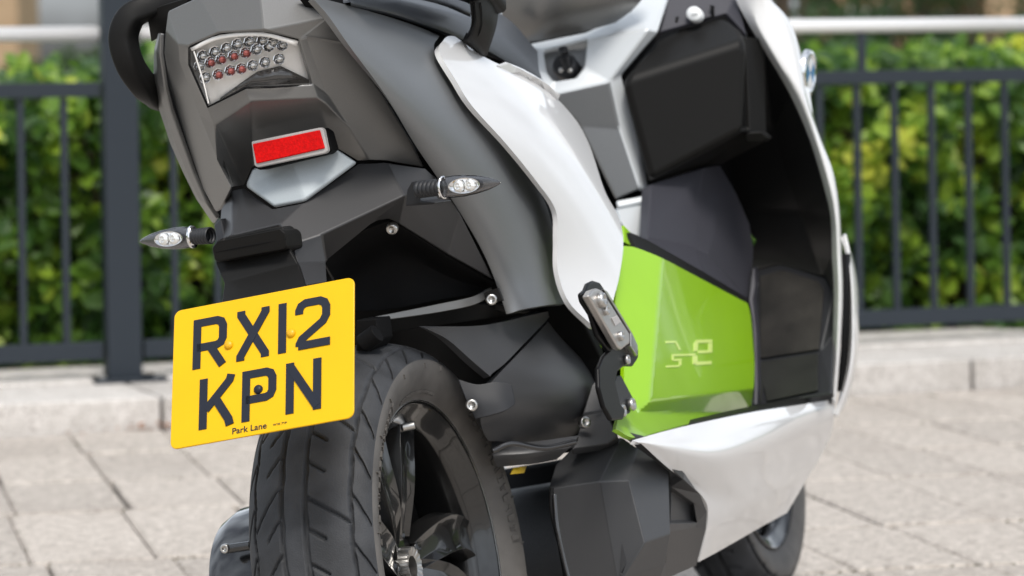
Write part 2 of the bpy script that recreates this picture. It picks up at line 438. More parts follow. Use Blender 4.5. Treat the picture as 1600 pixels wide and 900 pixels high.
def make_tyre(name, parent, center, ro, half, rim, steps, circ_n, p_n, lug=1, sw_mat=1, label=None):
    # profile from left bead over the tread to right bead
    prof = []
    tw = half * .98
    nS = steps
    for i in range(nS + 1):                       # tread arc
        s = -1 + 2 * i / nS
        b = tw * math.sin(s * R(72)) / math.sin(R(72))
        drop = (1 - math.cos(s * R(72))) * .047
        prof.append((b, ro - drop, s * tw * 1.14, 1))
    rl = ro - (1 - math.cos(R(72))) * .047
    side = []
    for i in range(1, 11):
        t = i / 10
        side.append((half * (1.0 + .035 * math.sin(t * math.pi)) - half * .27 * t ** 1.6, rl + (rim - rl) * t, 9, 0))
    prof = [(-b, r, -9, 0) for b, r, s, k in side[::-1]] + prof + side
    per = 2 * math.pi * ro / p_n; V = []; F = []; fm = []
    N = circ_n; K = len(prof)
    for i in range(N):
        th = 2 * math.pi * i / N; t = th * ro
        tri = abs(wrapd(t, per / 2)) / (per / 4)   # 0..1 zigzag
        for b, r, s, k in prof:
            if k:
                d = 1
                d = min(d, abs(s + .021 - .0012 * tri) - .0006, abs(s - .006 - .0012 * tri) - .0006)
                d = min(d, abs(s + .062 + .004 * tri), abs(s - .058 - .002 * tri))
                if abs(s) < .1:
                    d0 = d; d = 1
                    d = min(d, seg_dist(s, t, .008, 0, .056, -.036, per), seg_dist(s, t, .010, -.040, .027, -.054, per), seg_dist(s, t, .010, -.083, .027, -.097, per))
                    d = min(d, seg_dist(s, t, -.023, 0.02, -.060, -.030, per), seg_dist(s, t, -.024, -.024, -.041, -.046, per), seg_dist(s, t, -.024, -.067, -.041, -.089, per))
                    d = min(d, seg_dist(s, t, .060, 0, .088, -.040, per / 2), seg_dist(s, t, -.066, 0, -.088, -.040, per / 2))
                    d = min(d0, d + .0006)
                g = max(0, min(1, (d - .0017) / .0009))
                r2 = r - .0065 * (1 - g)
            else:
                r2 = r
            V.append(center + Vector((b, -r2 * math.cos(th), r2 * math.sin(th))))
    for i in range(N):
        i2 = (i + 1) % N
        for j in range(K - 1):
            F.append((i * K + j, i * K + j + 1, i2 * K + j + 1, i2 * K + j)); fm.append(0 if (prof[j][3] and prof[j + 1][3]) else 1)
    o = mk(name, V, F, 'rubber', parent, mats=['sidewall'], fmat=fm)
    return o

RW = empty('rear_wheel'); RW.parent = SCO
tyre = make_tyre('tyre', RW, WC, .2865, .083, .2025, 130, 800, 14)
# moulded marks round the sidewall: short raised dashes and letter-like ridges, unreadable as in the photo
V = []; F = []
def sidemark(th, dth, r0, r1, h=.0022):
    i = len(V)
    for (t, r) in ((th, r0), (th + dth, r0), (th + dth, r1), (th, r1)):
        tt = (.2540 - r) / (.254 - .2025); b = .083 * (1 + .035 * math.sin(max(0, min(1, tt)) * math.pi)) - .083 * .27 * max(0, tt) ** 1.6
        for q in (.0, h):
            V.append(WC + Vector((b + q, -r * math.cos(t), r * math.sin(t))))
    F.extend([(i + 1, i + 3, i + 5, i + 7), (i, i + 1, i + 3, i + 2), (i + 2, i + 3, i + 5, i + 4), (i + 4, i + 5, i + 7, i + 6), (i + 6, i + 7, i + 1, i)])
rng = random.Random(3)
for base in (R(60), R(180), R(300)):
    for k in range(15):
        th = base - k * R(3.4)
        for q in range(rng.randint(2, 3)):
            if rng.random() < .5: sidemark(th + rng.uniform(0, R(1.8)), R(.35), .226, .238)
            else: sidemark(th, R(2.0), rng.choice((.226, .232, .237)), rng.choice((.2275, .2335, .2385)))
    for k in range(22):
        sidemark(base + R(45) - k * R(1.5), R(.8), .2125, .2165 if k % 3 else .2155)
for k in range(24):
    sidemark(k * R(15) + rng.uniform(0, R(4)), R(.3), .243, .249)
mk('sidewall_marking', V, F, 'sidewall', tyre, smooth=False)['kind'] = 'stuff'
# bead line
lathe('bead_ring', [(.2065, .0575), (.2085, .0600), (.2065, .0625)], WC, OUT, 'sidewall', tyre, 96, fr=(BACK, UP, OUT))
# rim
rimp = [(.2015, .066), (.206, .064), (.2055, .060), (.198, .0555), (.190, .050), (.182, .044), (.176, .036), (.174, .015), (.172, -.02), (.176, -.04), (.19, -.05), (.20, -.06), (.206, -.064)]
lathe('rim', [(.2060, .0590), (.2070, .0605), (.2045, .0630), (.2005, .0610), (.1975, .0560), (.191, .052), (.187, .047), (.180, .043), (.176, .036), (.174, .010), (.172, -.02), (.176, -.04), (.19, -.05), (.206, -.064)], WC, OUT, 'steelblack', RW, 128, fr=(BACK, UP, OUT))
lathe('rim_flange', [(.2035, .0622), (.2052, .0640), (.2068, .0622)], WC, OUT, 'steel', RW, 128, fr=(BACK, UP, OUT))
# spokes
def spoke(th0):
    V = []; F = []; n = 9
    for i in range(n):
        t = i / (n - 1); r = .040 + (.178 - .040) * t
        thc = th0 + R(16) * t * t - R(3) * t
        w = .026 + .006 * math.sin(t * math.pi * .9) + .012 * max(0, t - .75)
        bb = .016 + .022 * t ** 1.3 + .012 * math.sin(t * math.pi)
        dp = .026 - .010 * t
        for sx, q in ((-1, 0), (-.75, dp * .25), (-.35, 0.001), (0, -.004), (.35, 0.001), (.75, dp * .25), (1, 0)):
            ang = thc + sx * w / r
            V.append(WC + Vector((bb + (.005 if abs(sx) == .75 else (0 if abs(sx) < .5 else -dp)) , -r * math.cos(ang), r * math.sin(ang))))
    for i in range(n - 1):
        for j in range(6):
            F.append((i * 7 + j, i * 7 + j + 1, (i + 1) * 7 + j + 1, (i + 1) * 7 + j))
    return mk('spoke', V, F, 'steelblack', RW, solid=.005, bevel=.0015, bang=25, flipcam=True)
for k in (84, 50, 164, 200, 236, 272, 308, 344, 14): spoke(R(k))
lathe('hub', [(.0, .008), (.022, .008), (.024, .014), (.040, .013), (.046, .008), (.052, -.005), (.056, -.02), (.056, -.05)], WC, OUT, 'steelblack', RW, 64, bevel=.001)
# castellated axle nut ring
Vn = []; Fn = []; ns = 96
for pr in ((.014, .012), (.014, .024), (.025, .027), (.0275, .012)):
    for k in range(ns):
        t = 2 * math.pi * k / ns; cas = 1 if (k // 3) % 2 else .90
        r = pr[0] * (cas if pr[0] > .02 else 1)
        Vn.append(WC + Vector((pr[1], -r * math.cos(t), r * math.sin(t))))
for i in range(3):
    for k in range(ns): Fn.append((i * ns + k, i * ns + (k + 1) % ns, (i + 1) * ns + (k + 1) % ns, (i + 1) * ns + k))
mk('axle_nut', Vn, Fn, 'steel', RW, smooth=False)
for k in range(5):
    t = R(72 * k + 80); lathe('hub_bolt', [(.0, .012), (.007, .012), (.0085, .018), (.006, .022), (.004, .018), (0, .018)], WC + Vector((0, -.044 * math.cos(t), .044 * math.sin(t))), OUT, 'steelblack', RW, 16)
tube('valve', [G(628, 668, .03), G(648, 664, .045)], .0055, 'steel', RW, 12, 2)
# black hub motor drum behind the spokes and casing on the far side
DRV = lathe('drive_casing', [(0, -.02), (.168, -.02), (.170, -.06), (.115, -.09)], WC, OUT, 'black', SCO, 64)
lathe('motor_casing', [(.117, -.085), (.117, -.135), (.119, -.137), (.119, -.142), (.115, -.145), (.112, -.19), (.100, -.213), (.06, -.22), (0, -.222)], WC + Vector((0, -.0, -.003)), OUT, 'gloss_black', SCO, 64, bevel=.001)
bolt(A(352, 857, -.115), BACK, .006, SCO)
tube('casing_strut', [A(352, 858, -.11), A(392, 852, -.11)], .006, 'gloss_black', SCO, 10, 2)

# ---- black inner bodywork (wheel arch, frame side)
facet('inner_fender', dict(a=A(420, 300, .02), b=A(600, 262, .05), c=A(700, 300, .12), d=A(790, 440, .25), e=A(900, 480, .33), f=A(940, 560, .38), g=A(935, 700, .40), h=A(760, 730, .40), i=A(600, 700, .36), j=A(540, 560, .33), k=A(500, 440, .18)),
      ['a b c k', 'c d j k', 'd e f j', 'f g h j', 'h i j'], 'black', SCO, solid=.02, bevel=.003)
prism('inner_frame', [(700, 100, .10), (830, 160, .10), (900, 330, .12), (930, 480, .14), (1000, 660, .14), (860, 620, .10), (760, 420, .09)], (-.2, 0, 0), 'black', SCO, bevel=.004)
prism('underseat_tray', [A(249, 52, .02), A(300, 20, .02), A(480, 20, .02), A(640, 240, .06), A(560, 262, .04), A(480, 330, .02), A(430, 345, .0), A(340, 342, .02), A(311, 300, .02), A(284, 232, .02), A(253, 140, .02), A(246, 84, .02)], (0, .12, 0), 'black', SCO, bevel=.004)
patch('wheel_arch_liner', [
    [A(508, 412, -.05), A(535, 380, -.04), A(590, 352, -.02), A(622, 352, 0), A(700, 402, .08), A(772, 442, .17)],
    [A(530, 450, .03), A(560, 420, .06), A(610, 395, .08), A(650, 400, .1), A(705, 430, .14), A(765, 452, .19)],
    [A(545, 485, .05), A(590, 485, .08), A(640, 478, .1), A(690, 468, .13), A(730, 462, .16), A(768, 458, .19)]], 'black', SCO, solid=.006)
prism('gap_shade_strip', [A(1315, 398, 1.22), A(1322, 398, 1.22), A(1323, 520, 1.22), A(1320, 572, 1.22), A(1312, 612, 1.20), A(1308, 612, 1.20), A(1314, 540, 1.21)], (0, .03, 0), 'black', SCO, bevel=0)  # black strip painting in the shade between the two white fairings
patch('arch_edge_strip', [[A(588, 494, .02), A(630, 486, .05), A(690, 474, .1), A(740, 463, .14), A(768, 448, .17)],
                          [A(590, 501, .02), A(632, 496, .05), A(692, 487, .1), A(742, 476, .14), A(770, 460, .17)]], 'cowl', SCO, solid=.004, bevel=.001)
patch('arch_lower_panel', [[A(575, 505, .02), A(640, 494, .06), A(700, 482, .11), A(745, 474, .15), A(792, 492, .19)],
                           [A(575, 528, .03), A(640, 515, .07), A(700, 507, .12), A(750, 500, .16), A(830, 488, .24)]], 'plastic2', SCO, solid=.01)
prism('bracket', [A(755, 457, .13), A(778, 450, .13), A(786, 470, .13), A(760, 476, .13)], (0, .006, 0), 'plastic2', SCO, bevel=.001)
bolt(A(768, 468, .125), BACK + OUT * .3, .0075, SCO)
bolt(A(613, 357, -.03), BACK + UP * -.4, .0075, SCO)
prism('rear_hinge', [A(556, 500, -.05), A(588, 498, -.05), A(592, 530, -.05), A(572, 560, -.05), A(556, 560, -.05)], (0, .05, 0), 'black', SCO)
tube('hinge_knuckle', [A(566, 538, -.06), A(590, 520, -.06)], .012, 'black', SCO, 14, 3)

# ---- rear cowl around the tail light
pr_ = PL3(G(542, 69, .110), G(663, 262, .125), A(513, 150, -.125)); pl_ = PL3(A(256, 82, -.12), A(337, 332, -.03), A(281, 97, -.160))
cw = dict(
    T0=A(262, 17, -.165), T1=A(312, -6, -.19), T2=A(405, -22, -.205), T3=A(486, -6, -.14),
    l0=pl_(279, 70), l1=pl_(281, 97), l2=pl_(312, 180), l3=pl_(340, 250), l4=pl_(362, 294),
    s0=pl_(258, 48), s1=pl_(256, 82), s2=pl_(265, 137), s3=pl_(292, 225), s4=pl_(317, 295), s5=pl_(337, 332), s6=A(346, 326, -.045),
    p0=A(295, 72, -.188), p1=A(342, 51, -.205), p2=A(412, 47, -.205), p3=A(467, 62, -.175), p4=A(489, 132, -.155), p5=A(384, 137, -.180), p6=A(324, 167, -.165), p7=A(295, 100, -.178),
    r0=pr_(480, 58), r1=pr_(513, 150), r2=pr_(546, 200), r3=pr_(578, 251),
    q0=A(335, 195, -.155), q1=A(392, 158, -.178), q2=A(495, 153, -.148), q3=A(510, 162, -.135),
    t0=A(382, 290, -.062), t1=A(394, 261, -.036), t2=A(521, 229, -.032), t3=A(558, 252, -.045),
    u1=pr_(512, 27), u2=pr_(542, 69), u4=pr_(600, 150), u5=pr_(646, 226), u6=pr_(663, 262), u7=pr_(605, 252))
facet('tail_cowl', cw, ['T0 l0 s0', 's0 l0 s1', 's1 l0 l1', 's1 l1 l2 s2', 's2 l2 l3 s3', 's3 l3 l4 s4', 's4 l4 s6 s5',
    'T0 T1 p1 p0 l0', 'T1 T2 p2 p1', 'T2 T3 u1 p2', 'p2 u1 p3', 'u1 u2 r0 p3', 'r0 u2 u4 r1', 'p3 r0 r1 p4', 'r1 u4 u5 r2', 'r2 u5 u6 u7 r3',
    'l0 p0 p7 l1', 'l1 p7 p6 l2', 'l2 p6 q0', 'p6 p5 q1 q0', 'p5 p4 q2 q1', 'p4 r1 q3 q2',
    'l2 q0 l3', 'q0 t0 l4 l3', 'q0 q1 t1 t0', 'q1 q2 t2 t1', 'q2 q3 r2 t2', 'r1 r2 q3', 't2 r2 r3 t3'], 'cowl', SCO, solid=.012, bevel=.0035)
# left side cover seen edge on
facet('side_cover', dict(a=A(247, 51, -.10), b=A(241, 75, -.08), c=A(239, 125, -.06), d=A(246, 165, -.04), e=A(266, 225, -.01), f=A(285, 268, .015), g=A(306, 310, .04), h=A(333, 350, .07),
    h2=A(338, 342, .0), g2=A(322, 318, -.02), f2=A(302, 272, -.035), e2=A(286, 228, -.055), d2=A(266, 172, -.085), c2=A(257, 137, -.10), b2=A(249, 84, -.115), a2=A(250, 52, -.12),
    c1=A(247, 130, -.09), d1=A(255, 168, -.07), e1=A(274, 226, -.04), f1=A(292, 270, -.02), g1=A(312, 314, -.0), b1=A(244, 79, -.105)),
    ['a b b1 a2', 'b c c1 b1', 'c d d1 c1', 'd e e1 d1', 'e f f1 e1', 'f g g1 f1', 'g h g1', 'a2 b1 b2', 'b1 c1 c2 b2', 'c1 d1 d2 c2', 'd1 e1 e2 d2', 'e1 f1 f2 e2', 'f1 g1 g2 f2', 'g1 h h2 g2'], 'cowl', SCO, solid=.006, bevel=.002)

# ---- grey side cover on the right
SCR = [
    [(489, -3, .096), (500, -3, .096), (548, 9, .106), (610, 27, .114), (660, 44, .121), (687, 56, .127)],
    [(514, 26, .106), (522, 28, .113), (556, 43, .143), (604, 63, .152), (650, 70, .150), (679, 77, .146)],
    [(546, 72, .111), (556, 74, .120), (580, 88, .150), (620, 96, .166), (664, 104, .164), (706, 124, .156)],
    [(602, 149, .116), (613, 149, .127), (634, 152, .154), (664, 156, .168), (702, 160, .171), (732, 167, .168)],
    [(648, 226, .121), (660, 226, .132), (684, 227, .157), (714, 226, .172), (752, 215, .178), (772, 214, .168)],
    [(690, 288, .124), (702, 288, .134), (728, 289, .160), (758, 288, .176), (798, 292, .182), (838, 290, .168)],
    [(740, 368, .126), (750, 367, .135), (776, 366, .162), (806, 364, .180), (838, 362, .180), (864, 356, .170)],
    [(768, 425, .126), (778, 424, .135), (800, 420, .165), (826, 416, .182), (850, 414, .184), (867, 415, .178)],
    [(791, 491, .128), (800, 489, .138), (815, 484, .160), (836, 480, .172), (862, 476, .176), (884, 474, .174)]]

SCR = [[(t[0], t[1], t[2] + d_) for t, d_ in zip(r, (.020, .018, .004, -.003, -.003, .002))] for r in SCR]
fS0 = fitview(SCR, 3)
CRS = [(150, 760), (165, 737), (200, 752), (267, 785), (297, 800), (335, 832), (400, 846), (440, 852), (480, 874)]
def fS(x, y):
    p = fS0(x, y); xc = 9999
    for (y0, x0), (y1, x1) in zip(CRS, CRS[1:]):
        if y0 <= y <= y1: xc = x0 + (x1 - x0) * (y - y0) / (y1 - y0)
    d = max(0, x - xc)
    return CAML + (p - CAML) * (1 + .0012 * d / 4.2)
fitpatch('side_cover', SCR, fS, 'grey', SCO, nu=10, nv=9, solid=.008, bevel=.003, view=True)
# ---- white side panel
SPR = [
    [(694, 61, .146), (699, 57, .146), (705, 56, .142), (711, 57, .135), (717, 61, .128)],
    [(686, 80, .162), (700, 83, .166), (718, 84, .163), (738, 84, .152), (757, 89, .138)],
    [(712, 125, .176), (738, 121, .183), (770, 116, .183), (812, 114, .160), (844, 133, .128)],
    [(738, 166, .185), (772, 158, .194), (812, 152, .199), (862, 152, .176), (894, 180, .150)],
    [(792, 226, .192), (820, 218, .202), (852, 210, .208), (894, 207, .190), (921, 227, .166)],
    [(838, 283, .194), (860, 277, .205), (886, 271, .212), (921, 271, .196), (945, 298, .172)],
    [(868, 328, .193), (884, 328, .205), (908, 328, .214), (942, 328, .202), (966, 338, .180)],
    [(871, 375, .190), (887, 378, .203), (912, 382, .217), (946, 382, .210), (974, 378, .192)],
    [(872, 425, .190), (890, 430, .206), (915, 436, .222), (946, 438, .219), (968, 430, .198)],
    [(889, 472, .194), (902, 474, .212), (920, 476, .228), (940, 476, .225), (958, 470, .208)],
    [(926, 509, .208), (932, 510, .222), (940, 508, .228), (947, 503, .222), (952, 496, .212)]]
SPR = [[(t[0], t[1], t[2] + d_) for t, d_ in zip(r, (.003, .0, -.001, .008, .030))] for r in SPR[:-2]] + SPR[-2:]
fitpatch('side_panel', SPR, fitview(SPR, 3), 'white', SCO, nu=8, nv=6, solid=.007, bevel=.002, view=True)
prism('seat_base', [(560, 8, .112), (700, 40, .112), (850, 130, .10), (900, 200, .09), (860, 230, .1), (760, 120, .11), (690, 90, .11), (560, 40, .09)], (-.2, 0, 0), 'black', SCO, bevel=.003)

# ---- seat and grab handles
patch('seat', [
    [(530, -40, .06), (640, -30, .05), (780, 20, .05), (840, 80, .05)],
    [(545, -12, .118), (640, -2, .115), (772, 40, .11), (842, 108, .10)],
    [(546, -4, .128), (640, 6, .128), (770, 50, .125), (846, 121, .11)],
    [(548, 5, .130), (640, 27, .130), (762, 76, .128), (844, 130, .113)],
    [(548, 10, .122), (640, 34, .122), (762, 83, .122), (842, 133, .110)]], 'seat', SCO, nu=8, nv=4, solid=.02, bevel=.002)
def handle(s):
    q = [A(740, 30, .27), ]
    return q
patch('grab_handle', [
    [(737, 14, .175), (736, 40, .172), (724, 62, .158), (722, 64, .15)],
    [(742, 4, .196), (744, 36, .190), (735, 64, .172), (738, 74, .160)],
    [(770, -8, .200), (768, 36, .194), (757, 76, .176), (753, 88, .163)],
    [(780, 4, .190), (776, 40, .184), (764, 78, .168), (761, 88, .158)]], 'plastic2', SCO, nu=5, nv=5, solid=.012, bevel=.002)
tube('grab_rail', [(770, 8, .185), (745, -14, .187), (680, -30, .17), (560, -50, .15)], .016, 'plastic2', SCO, 14, 8, flat=(1.2, .9), up=(0, 0, 1))
patch('seat_rail', [[(650, -22, .14), (690, -12, .145), (738, 6, .15)], [(640, -10, .15), (690, 3, .152), (736, 20, .155)], [(640, -4, .145), (690, 8, .147), (735, 27, .15)]], 'seat', SCO, solid=.008)
prism('handle_mount', [(500, -12, .11), (560, -4, .125), (548, 9, .125), (512, 4, .112)], (-.03, 0, 0), 'black', SCO, bevel=.001)
gh = tube('grab_handle', [A(330, -22, -.02), A(282, -2, -.06), A(238, 10, -.09), A(206, 26, -.105), A(193, 58, -.11), A(203, 100, -.105), A(226, 134, -.075), A(250, 156, -.02)],
     lambda t: .0120 + .0035 * math.sin(t * math.pi) , 'plastic2', SCO, 20, 8, flat=(1.0, 1.25), up=(0, 1, 0))
patch('handle_root', [[A(228, 18, -.10), A(262, 6, -.11), A(300, -6, -.12)], [A(232, 40, -.09), A(250, 34, -.1), A(275, 25, -.11)], [A(236, 66, -.07), A(246, 60, -.08), A(258, 52, -.09)]], 'plastic2', SCO, solid=.01)

# ---- tail light
def la(x, y, o=0): return -.186 + .026 * (x - 295) / 194 - .022 * math.sin(max(0, min(1, (x - 295) / 194)) * math.pi) + .00018 * (y - 50) + o
def LA(x, y, o=0): return A(x, y, la(x, y, o))
LG = [[(290, 70), (342, 48), (412, 44), (472, 58)], [(291, 101), (345, 90), (415, 80), (482, 98)], [(322, 170), (384, 141), (422, 140), (494, 137)]]
TL = patch('tail_light', [[LA(x, y, .012) for x, y in r] for r in LG], 'lampsilver', SCO, solid=.004, bevel=0)
facet('shade_panel', dict(a=LA(384, 124, .009), b=LA(402, 112, .009), c=LA(438, 103, .009), d=LA(490, 128, .009), e=LA(491, 135, .009), f=LA(422, 139, .009), g=LA(384, 141, .009), h=LA(340, 163, .009), i=LA(345, 152, .009)), ['a b g', 'b c f g', 'c d e f', 'a g h i'], 'gloss_black', TL, solid=.001, bevel=0)
rows = [[(318, 88), (337, 82), (355, 76), (372, 70), (391, 66), (411, 64), (428, 66)],
        [(313, 104), (330, 98), (347, 93), (366, 88), (385, 83), (402, 78), (421, 73), (442, 71)],
        [(322, 122), (342, 117), (361, 111), (378, 108), (396, 103), (415, 98), (437, 93)]]
for ri, row in enumerate(rows):
    for k, (x, y) in enumerate(row):
        c = LA(x, y, .004 - .0005 * ri)
        cup = lathe('led_cup', [(.0078, .0035), (.0070, .003), (.0060, -.003), (.0035, -.006), (0, -.007)], c, BACK + OUT * .15 + UP * .2, 'chrome', TL, 8, smooth=False)
        lathe('led_lens', [(.0050, -.003), (.0046, .001), (.0028, .0035), (0, .0045)], c, BACK + OUT * .15, 'ledred' if ((ri == 2 and k in (1, 2, 3)) or (ri == 1 and k in (1, 2, 3, 4))) else 'ledclear', cup, 8, smooth=False)
M['signalface'] = mat('signal_bowl', (.16, .16, .17), .2, .8)
patch('light_lens', [[LA(x, y, -.004) for x, y in r] for r in LG], 'clear', TL, solid=0, bevel=0)
patch('lens_edge', [[LA(x, y, -.005) for x, y in ((297, 75), (342, 55), (412, 51), (466, 65))], [LA(x, y, -.006) for x, y in ((300, 80), (345, 61), (412, 57), (463, 72))]], 'lampsilver', TL, solid=.001, bevel=0, nv=2)
tube('lens_rib', [LA(303, 80, -.006), LA(317, 125, -.006), LA(326, 162, -.006)], .0010, 'lampsilver', TL, 8, 4)
tube('lens_seal', [LA(x, y, -.004) for x, y in ((296, 74), (342, 52), (412, 48), (468, 62), (489, 132), (422, 136), (384, 137), (325, 167), (296, 101), (296, 74))], .0016, 'black', TL, 8, 1)

# ---- rear reflector and silver centre panel
facet('tail_centre_panel', dict(a=A(394, 262, -.105), b=A(521, 229, -.092), c=A(558, 253, -.078), d=A(476, 313, -.122), e=A(427, 322, -.124), f=A(382, 290, -.108), m=A(455, 258, -.103)),
      ['a b m', 'b c d m', 'm d e', 'm e f', 'm f a'], 'silver', SCO, solid=.008, bevel=.004)
RB = prism('reflector_base', [A(393, 222, -.128), A(503, 200, -.120), A(512, 206, -.118), A(520, 234, -.118), A(512, 241, -.118), A(406, 266, -.128), A(397, 262, -.128)], (0, .022, 0), 'black', SCO, bevel=.002)
prism('reflector_frame', [A(392, 221, -.142), A(500, 199, -.134), A(505, 202, -.134), A(512, 236, -.134), A(508, 240, -.134), A(402, 262, -.142), A(397, 259, -.142)], (0, .010, 0), 'refframe', RB, bevel=.002)
prism('red_reflector', [A(394, 225, -.1445), A(499, 203, -.1365), A(507, 232, -.1365), A(400, 256, -.1445)], (0, .004, 0), 'redref', RB, bevel=.0015)

# ---- rear mudguard / number plate carrier
mu = PL3(A(472, 317, -.118), A(603, 253, -.032), A(503, 366, -.142))
facet('rear_mudguard', dict(
    a=A(345, 328, -.06), b=A(362, 297, -.075), c=A(381, 293, -.08), d=A(426, 326, -.12), e=mu(472, 317), f=mu(560, 255), g=mu(603, 253), h=mu(662, 264),
    i=A(690, 284, .03), j=mu(632, 306), k=mu(503, 366), l=mu(455, 382), m=mu(437, 350), n=A(362, 368, -.15), o=A(341, 376, -.12),
    p=A(720, 335, .06), q=A(772, 438, .15), r=A(700, 398, .07), s=A(622, 349, -.01), t=A(608, 343, -.025), u=A(590, 346, -.04), v=A(535, 377, -.09), w=A(510, 410, -.12), x=A(512, 440, -.15), y=A(474, 446, -.20), z=A(465, 410, -.19)),
    ['a b n o', 'b c n', 'c d m n', 'd e m', 'e f g j k m', 'g h i j', 'm k l', 'k w z l', 'z w x y', 'j s t u v w k', 'i p r s j', 'p q r'], 'fender', SCO, solid=.006, bevel=.006)
facet('plate_carrier', dict(a=A(335, 400, -.20), b=A(452, 388, -.20), c=A(466, 412, -.205), d=A(480, 455, -.255), e=A(345, 480, -.255), f=A(350, 442, -.22), g=A(338, 412, -.19)),
      ['a b c f g', 'c d e f'], 'plastic2', SCO, solid=.01, bevel=.003)
PL = prism('plate_lamp', [A(331, 386, -.215), A(338, 377, -.222), A(438, 357, -.222), A(446, 363, -.218), A(449, 386, -.215), A(444, 391, -.213), A(340, 410, -.215), A(334, 406, -.215)], (0, .05, -.002), 'plastic2', SCO, bevel=.005, bseg=4)
prism('lamp_ridge', [A(350, 371, -.20), A(418, 357, -.20), A(440, 354, -.20), A(446, 358, -.20), A(446, 364, -.20), A(350, 382, -.20)], (0, .03, 0), 'plastic2', PL, bevel=.003)
tube('lamp_groove', [A(337, 394, -.2165), A(390, 384, -.2175), A(447, 373, -.2165)], .0008, 'black', PL, 6, 3)

# ---- number plate
c00 = A(270, 488, -.285); c10 = A(552, 431, -.285); c11 = A(554, 653, -.365); c01 = A(268, 701, -.365)
ux = ((c10 - c00) + (c11 - c01)).normalized(); vy = ((c01 - c00) + (c11 - c10)).normalized(); vy = (vy - ux * vy.dot(ux)).normalized(); nn = ux.cross(vy).normalized()
if nn.dot(CAML - c00) < 0: nn = -nn
pc = (c00 + c10 + c11 + c01) / 4
PW = ((c10 - c00).length + (c11 - c01).length) / 2; PH = ((c01 - c00).length + (c11 - c10).length) / 2
def pp(u, v, k=0): return pc + ux * ((u / 229 - .5) * PW) + vy * ((v / 178 - .5) * PH) + nn * k
def rrect(w, h, r, n=5):
    o = []
    for cx, cy, a0 in ((w - r, r, -90), (w - r, h - r, 0), (r, h - r, 90), (r, r, 180)):
        for k in range(n + 1):
            t = R(a0 + 90 * k / n); o.append((cx + r * math.cos(t), cy + r * math.sin(t)))
    return o
plate = prism('number_plate', [pp(x, y, 0) for x, y in rrect(229, 178, 9)], -nn * .003, 'plate', SCO, bevel=.001)
def strokes(name, polys, w=10):
    V = []; F = []
    for pi_, (pl, closed) in enumerate(polys):
        n = len(pl); Lf = []; Rt = []
        for i in range(n):
            p = Vector(pl[i])
            d0 = (p - Vector(pl[i - 1])).normalized() if (i > 0 or closed) else None
            d1 = (Vector(pl[(i + 1) % n]) - p).normalized() if (i < n - 1 or closed) else None
            d0 = d0 or d1; d1 = d1 or d0
            t = (d0 + d1).normalized(); nrm = Vector((-t.y, t.x)); k = w / 2 / max(.35, nrm.dot(Vector((-d0.y, d0.x))))
            Lf.append(p + nrm * k); Rt.append(p - nrm * k)
        b = len(V)
        for l, r in zip(Lf, Rt):
            for q in (.0009 + .00035 * pi_, -.0005 - .0002 * pi_): V.append(pp(l.x, l.y, q)); V.append(pp(r.x, r.y, q))
        m_ = n if closed else n - 1
        for i in range(m_):
            a, c = b + 4 * i, b + 4 * ((i + 1) % n)
            F += [(a, a + 1, c + 1, c), (a, c, c + 2, a + 2), (a + 1, a + 3, c + 3, c + 1)]
        if not closed: F += [(b, b + 2, b + 3, b + 1), (c, c + 1, c + 3, c + 2)]
    bm = bmesh.new(); vs = [bm.verts.new(v) for v in V]
    for f in F: bm.faces.new([vs[i] for i in f])
    bmesh.ops.recalc_face_normals(bm, faces=bm.faces)
    me = bpy.data.meshes.new(name); bm.to_mesh(me); bm.free(); me.materials.append(M['ink'])
    o = bpy.data.objects.new(name, me); COL.objects.link(o); o.parent = plate
    return o
def arc(cx, cy, r, a0, a1, n=5): return [(cx + r * math.cos(R(a0 + (a1 - a0) * k / n)), cy + r * math.sin(R(a0 + (a1 - a0) * k / n))) for k in range(n + 1)]
def char_R(x, y): return [([(x + 5, y + 64), (x + 5, y + 5)] + [(x + 30, y + 5), (x + 35.5, y + 7.5), (x + 38, y + 13), (x + 38, y + 29), (x + 35.5, y + 34.5), (x + 30, y + 37), (x + 5, y + 37)], False), ([(x + 22, y + 37), (x + 38.5, y + 64)], False)]
def char_P(x, y): return char_R(x, y)[:1]
strokes('letter', char_R(26, 17.5))
strokes('letter', [([(87, 17.5), (87, 23), (118, 76), (118, 81.5)], False), ([(118, 17.5), (118, 23), (87, 76), (87, 81.5)], False)])
strokes('digit', [([(139.5, 17.5), (139.5, 81.5)], False)])
strokes('digit', [([(160.6, 36), (160.6, 31), (163, 25.5), (168.5, 22.5), (186.5, 22.5), (192, 25.5), (194.5, 31), (194.5, 42), (190.5, 49.5), (164.5, 68), (161.5, 74), (161.5, 76.8)], False), ([(160, 76.5), (199.5, 76.5)], False)])
strokes('letter', [([(41, 96), (41, 160)], False), ([(76, 96), (74, 103), (44.5, 136)], False), ([(57, 124), (73.5, 152), (75.5, 160)], False)])
strokes('letter', char_P(90, 96))
strokes('letter', [([(150, 160), (150, 96)], False), ([(184, 160), (184, 96)], False), ([(150, 100), (184, 156)], False)])
def cap(u, v, mt, r=.0052):
    lathe('screw_cap', [(r * 1.1, 0), (r * 1.05, .002), (r * .8, .0038), (r * .4, .0046), (0, .0048)], pp(u, v, 0), nn, mt, plate, 24)
cap(72, 58, 'yellowcap'); cap(151, 58, 'yellowcap'); cap(110.5, 122, 'ink')
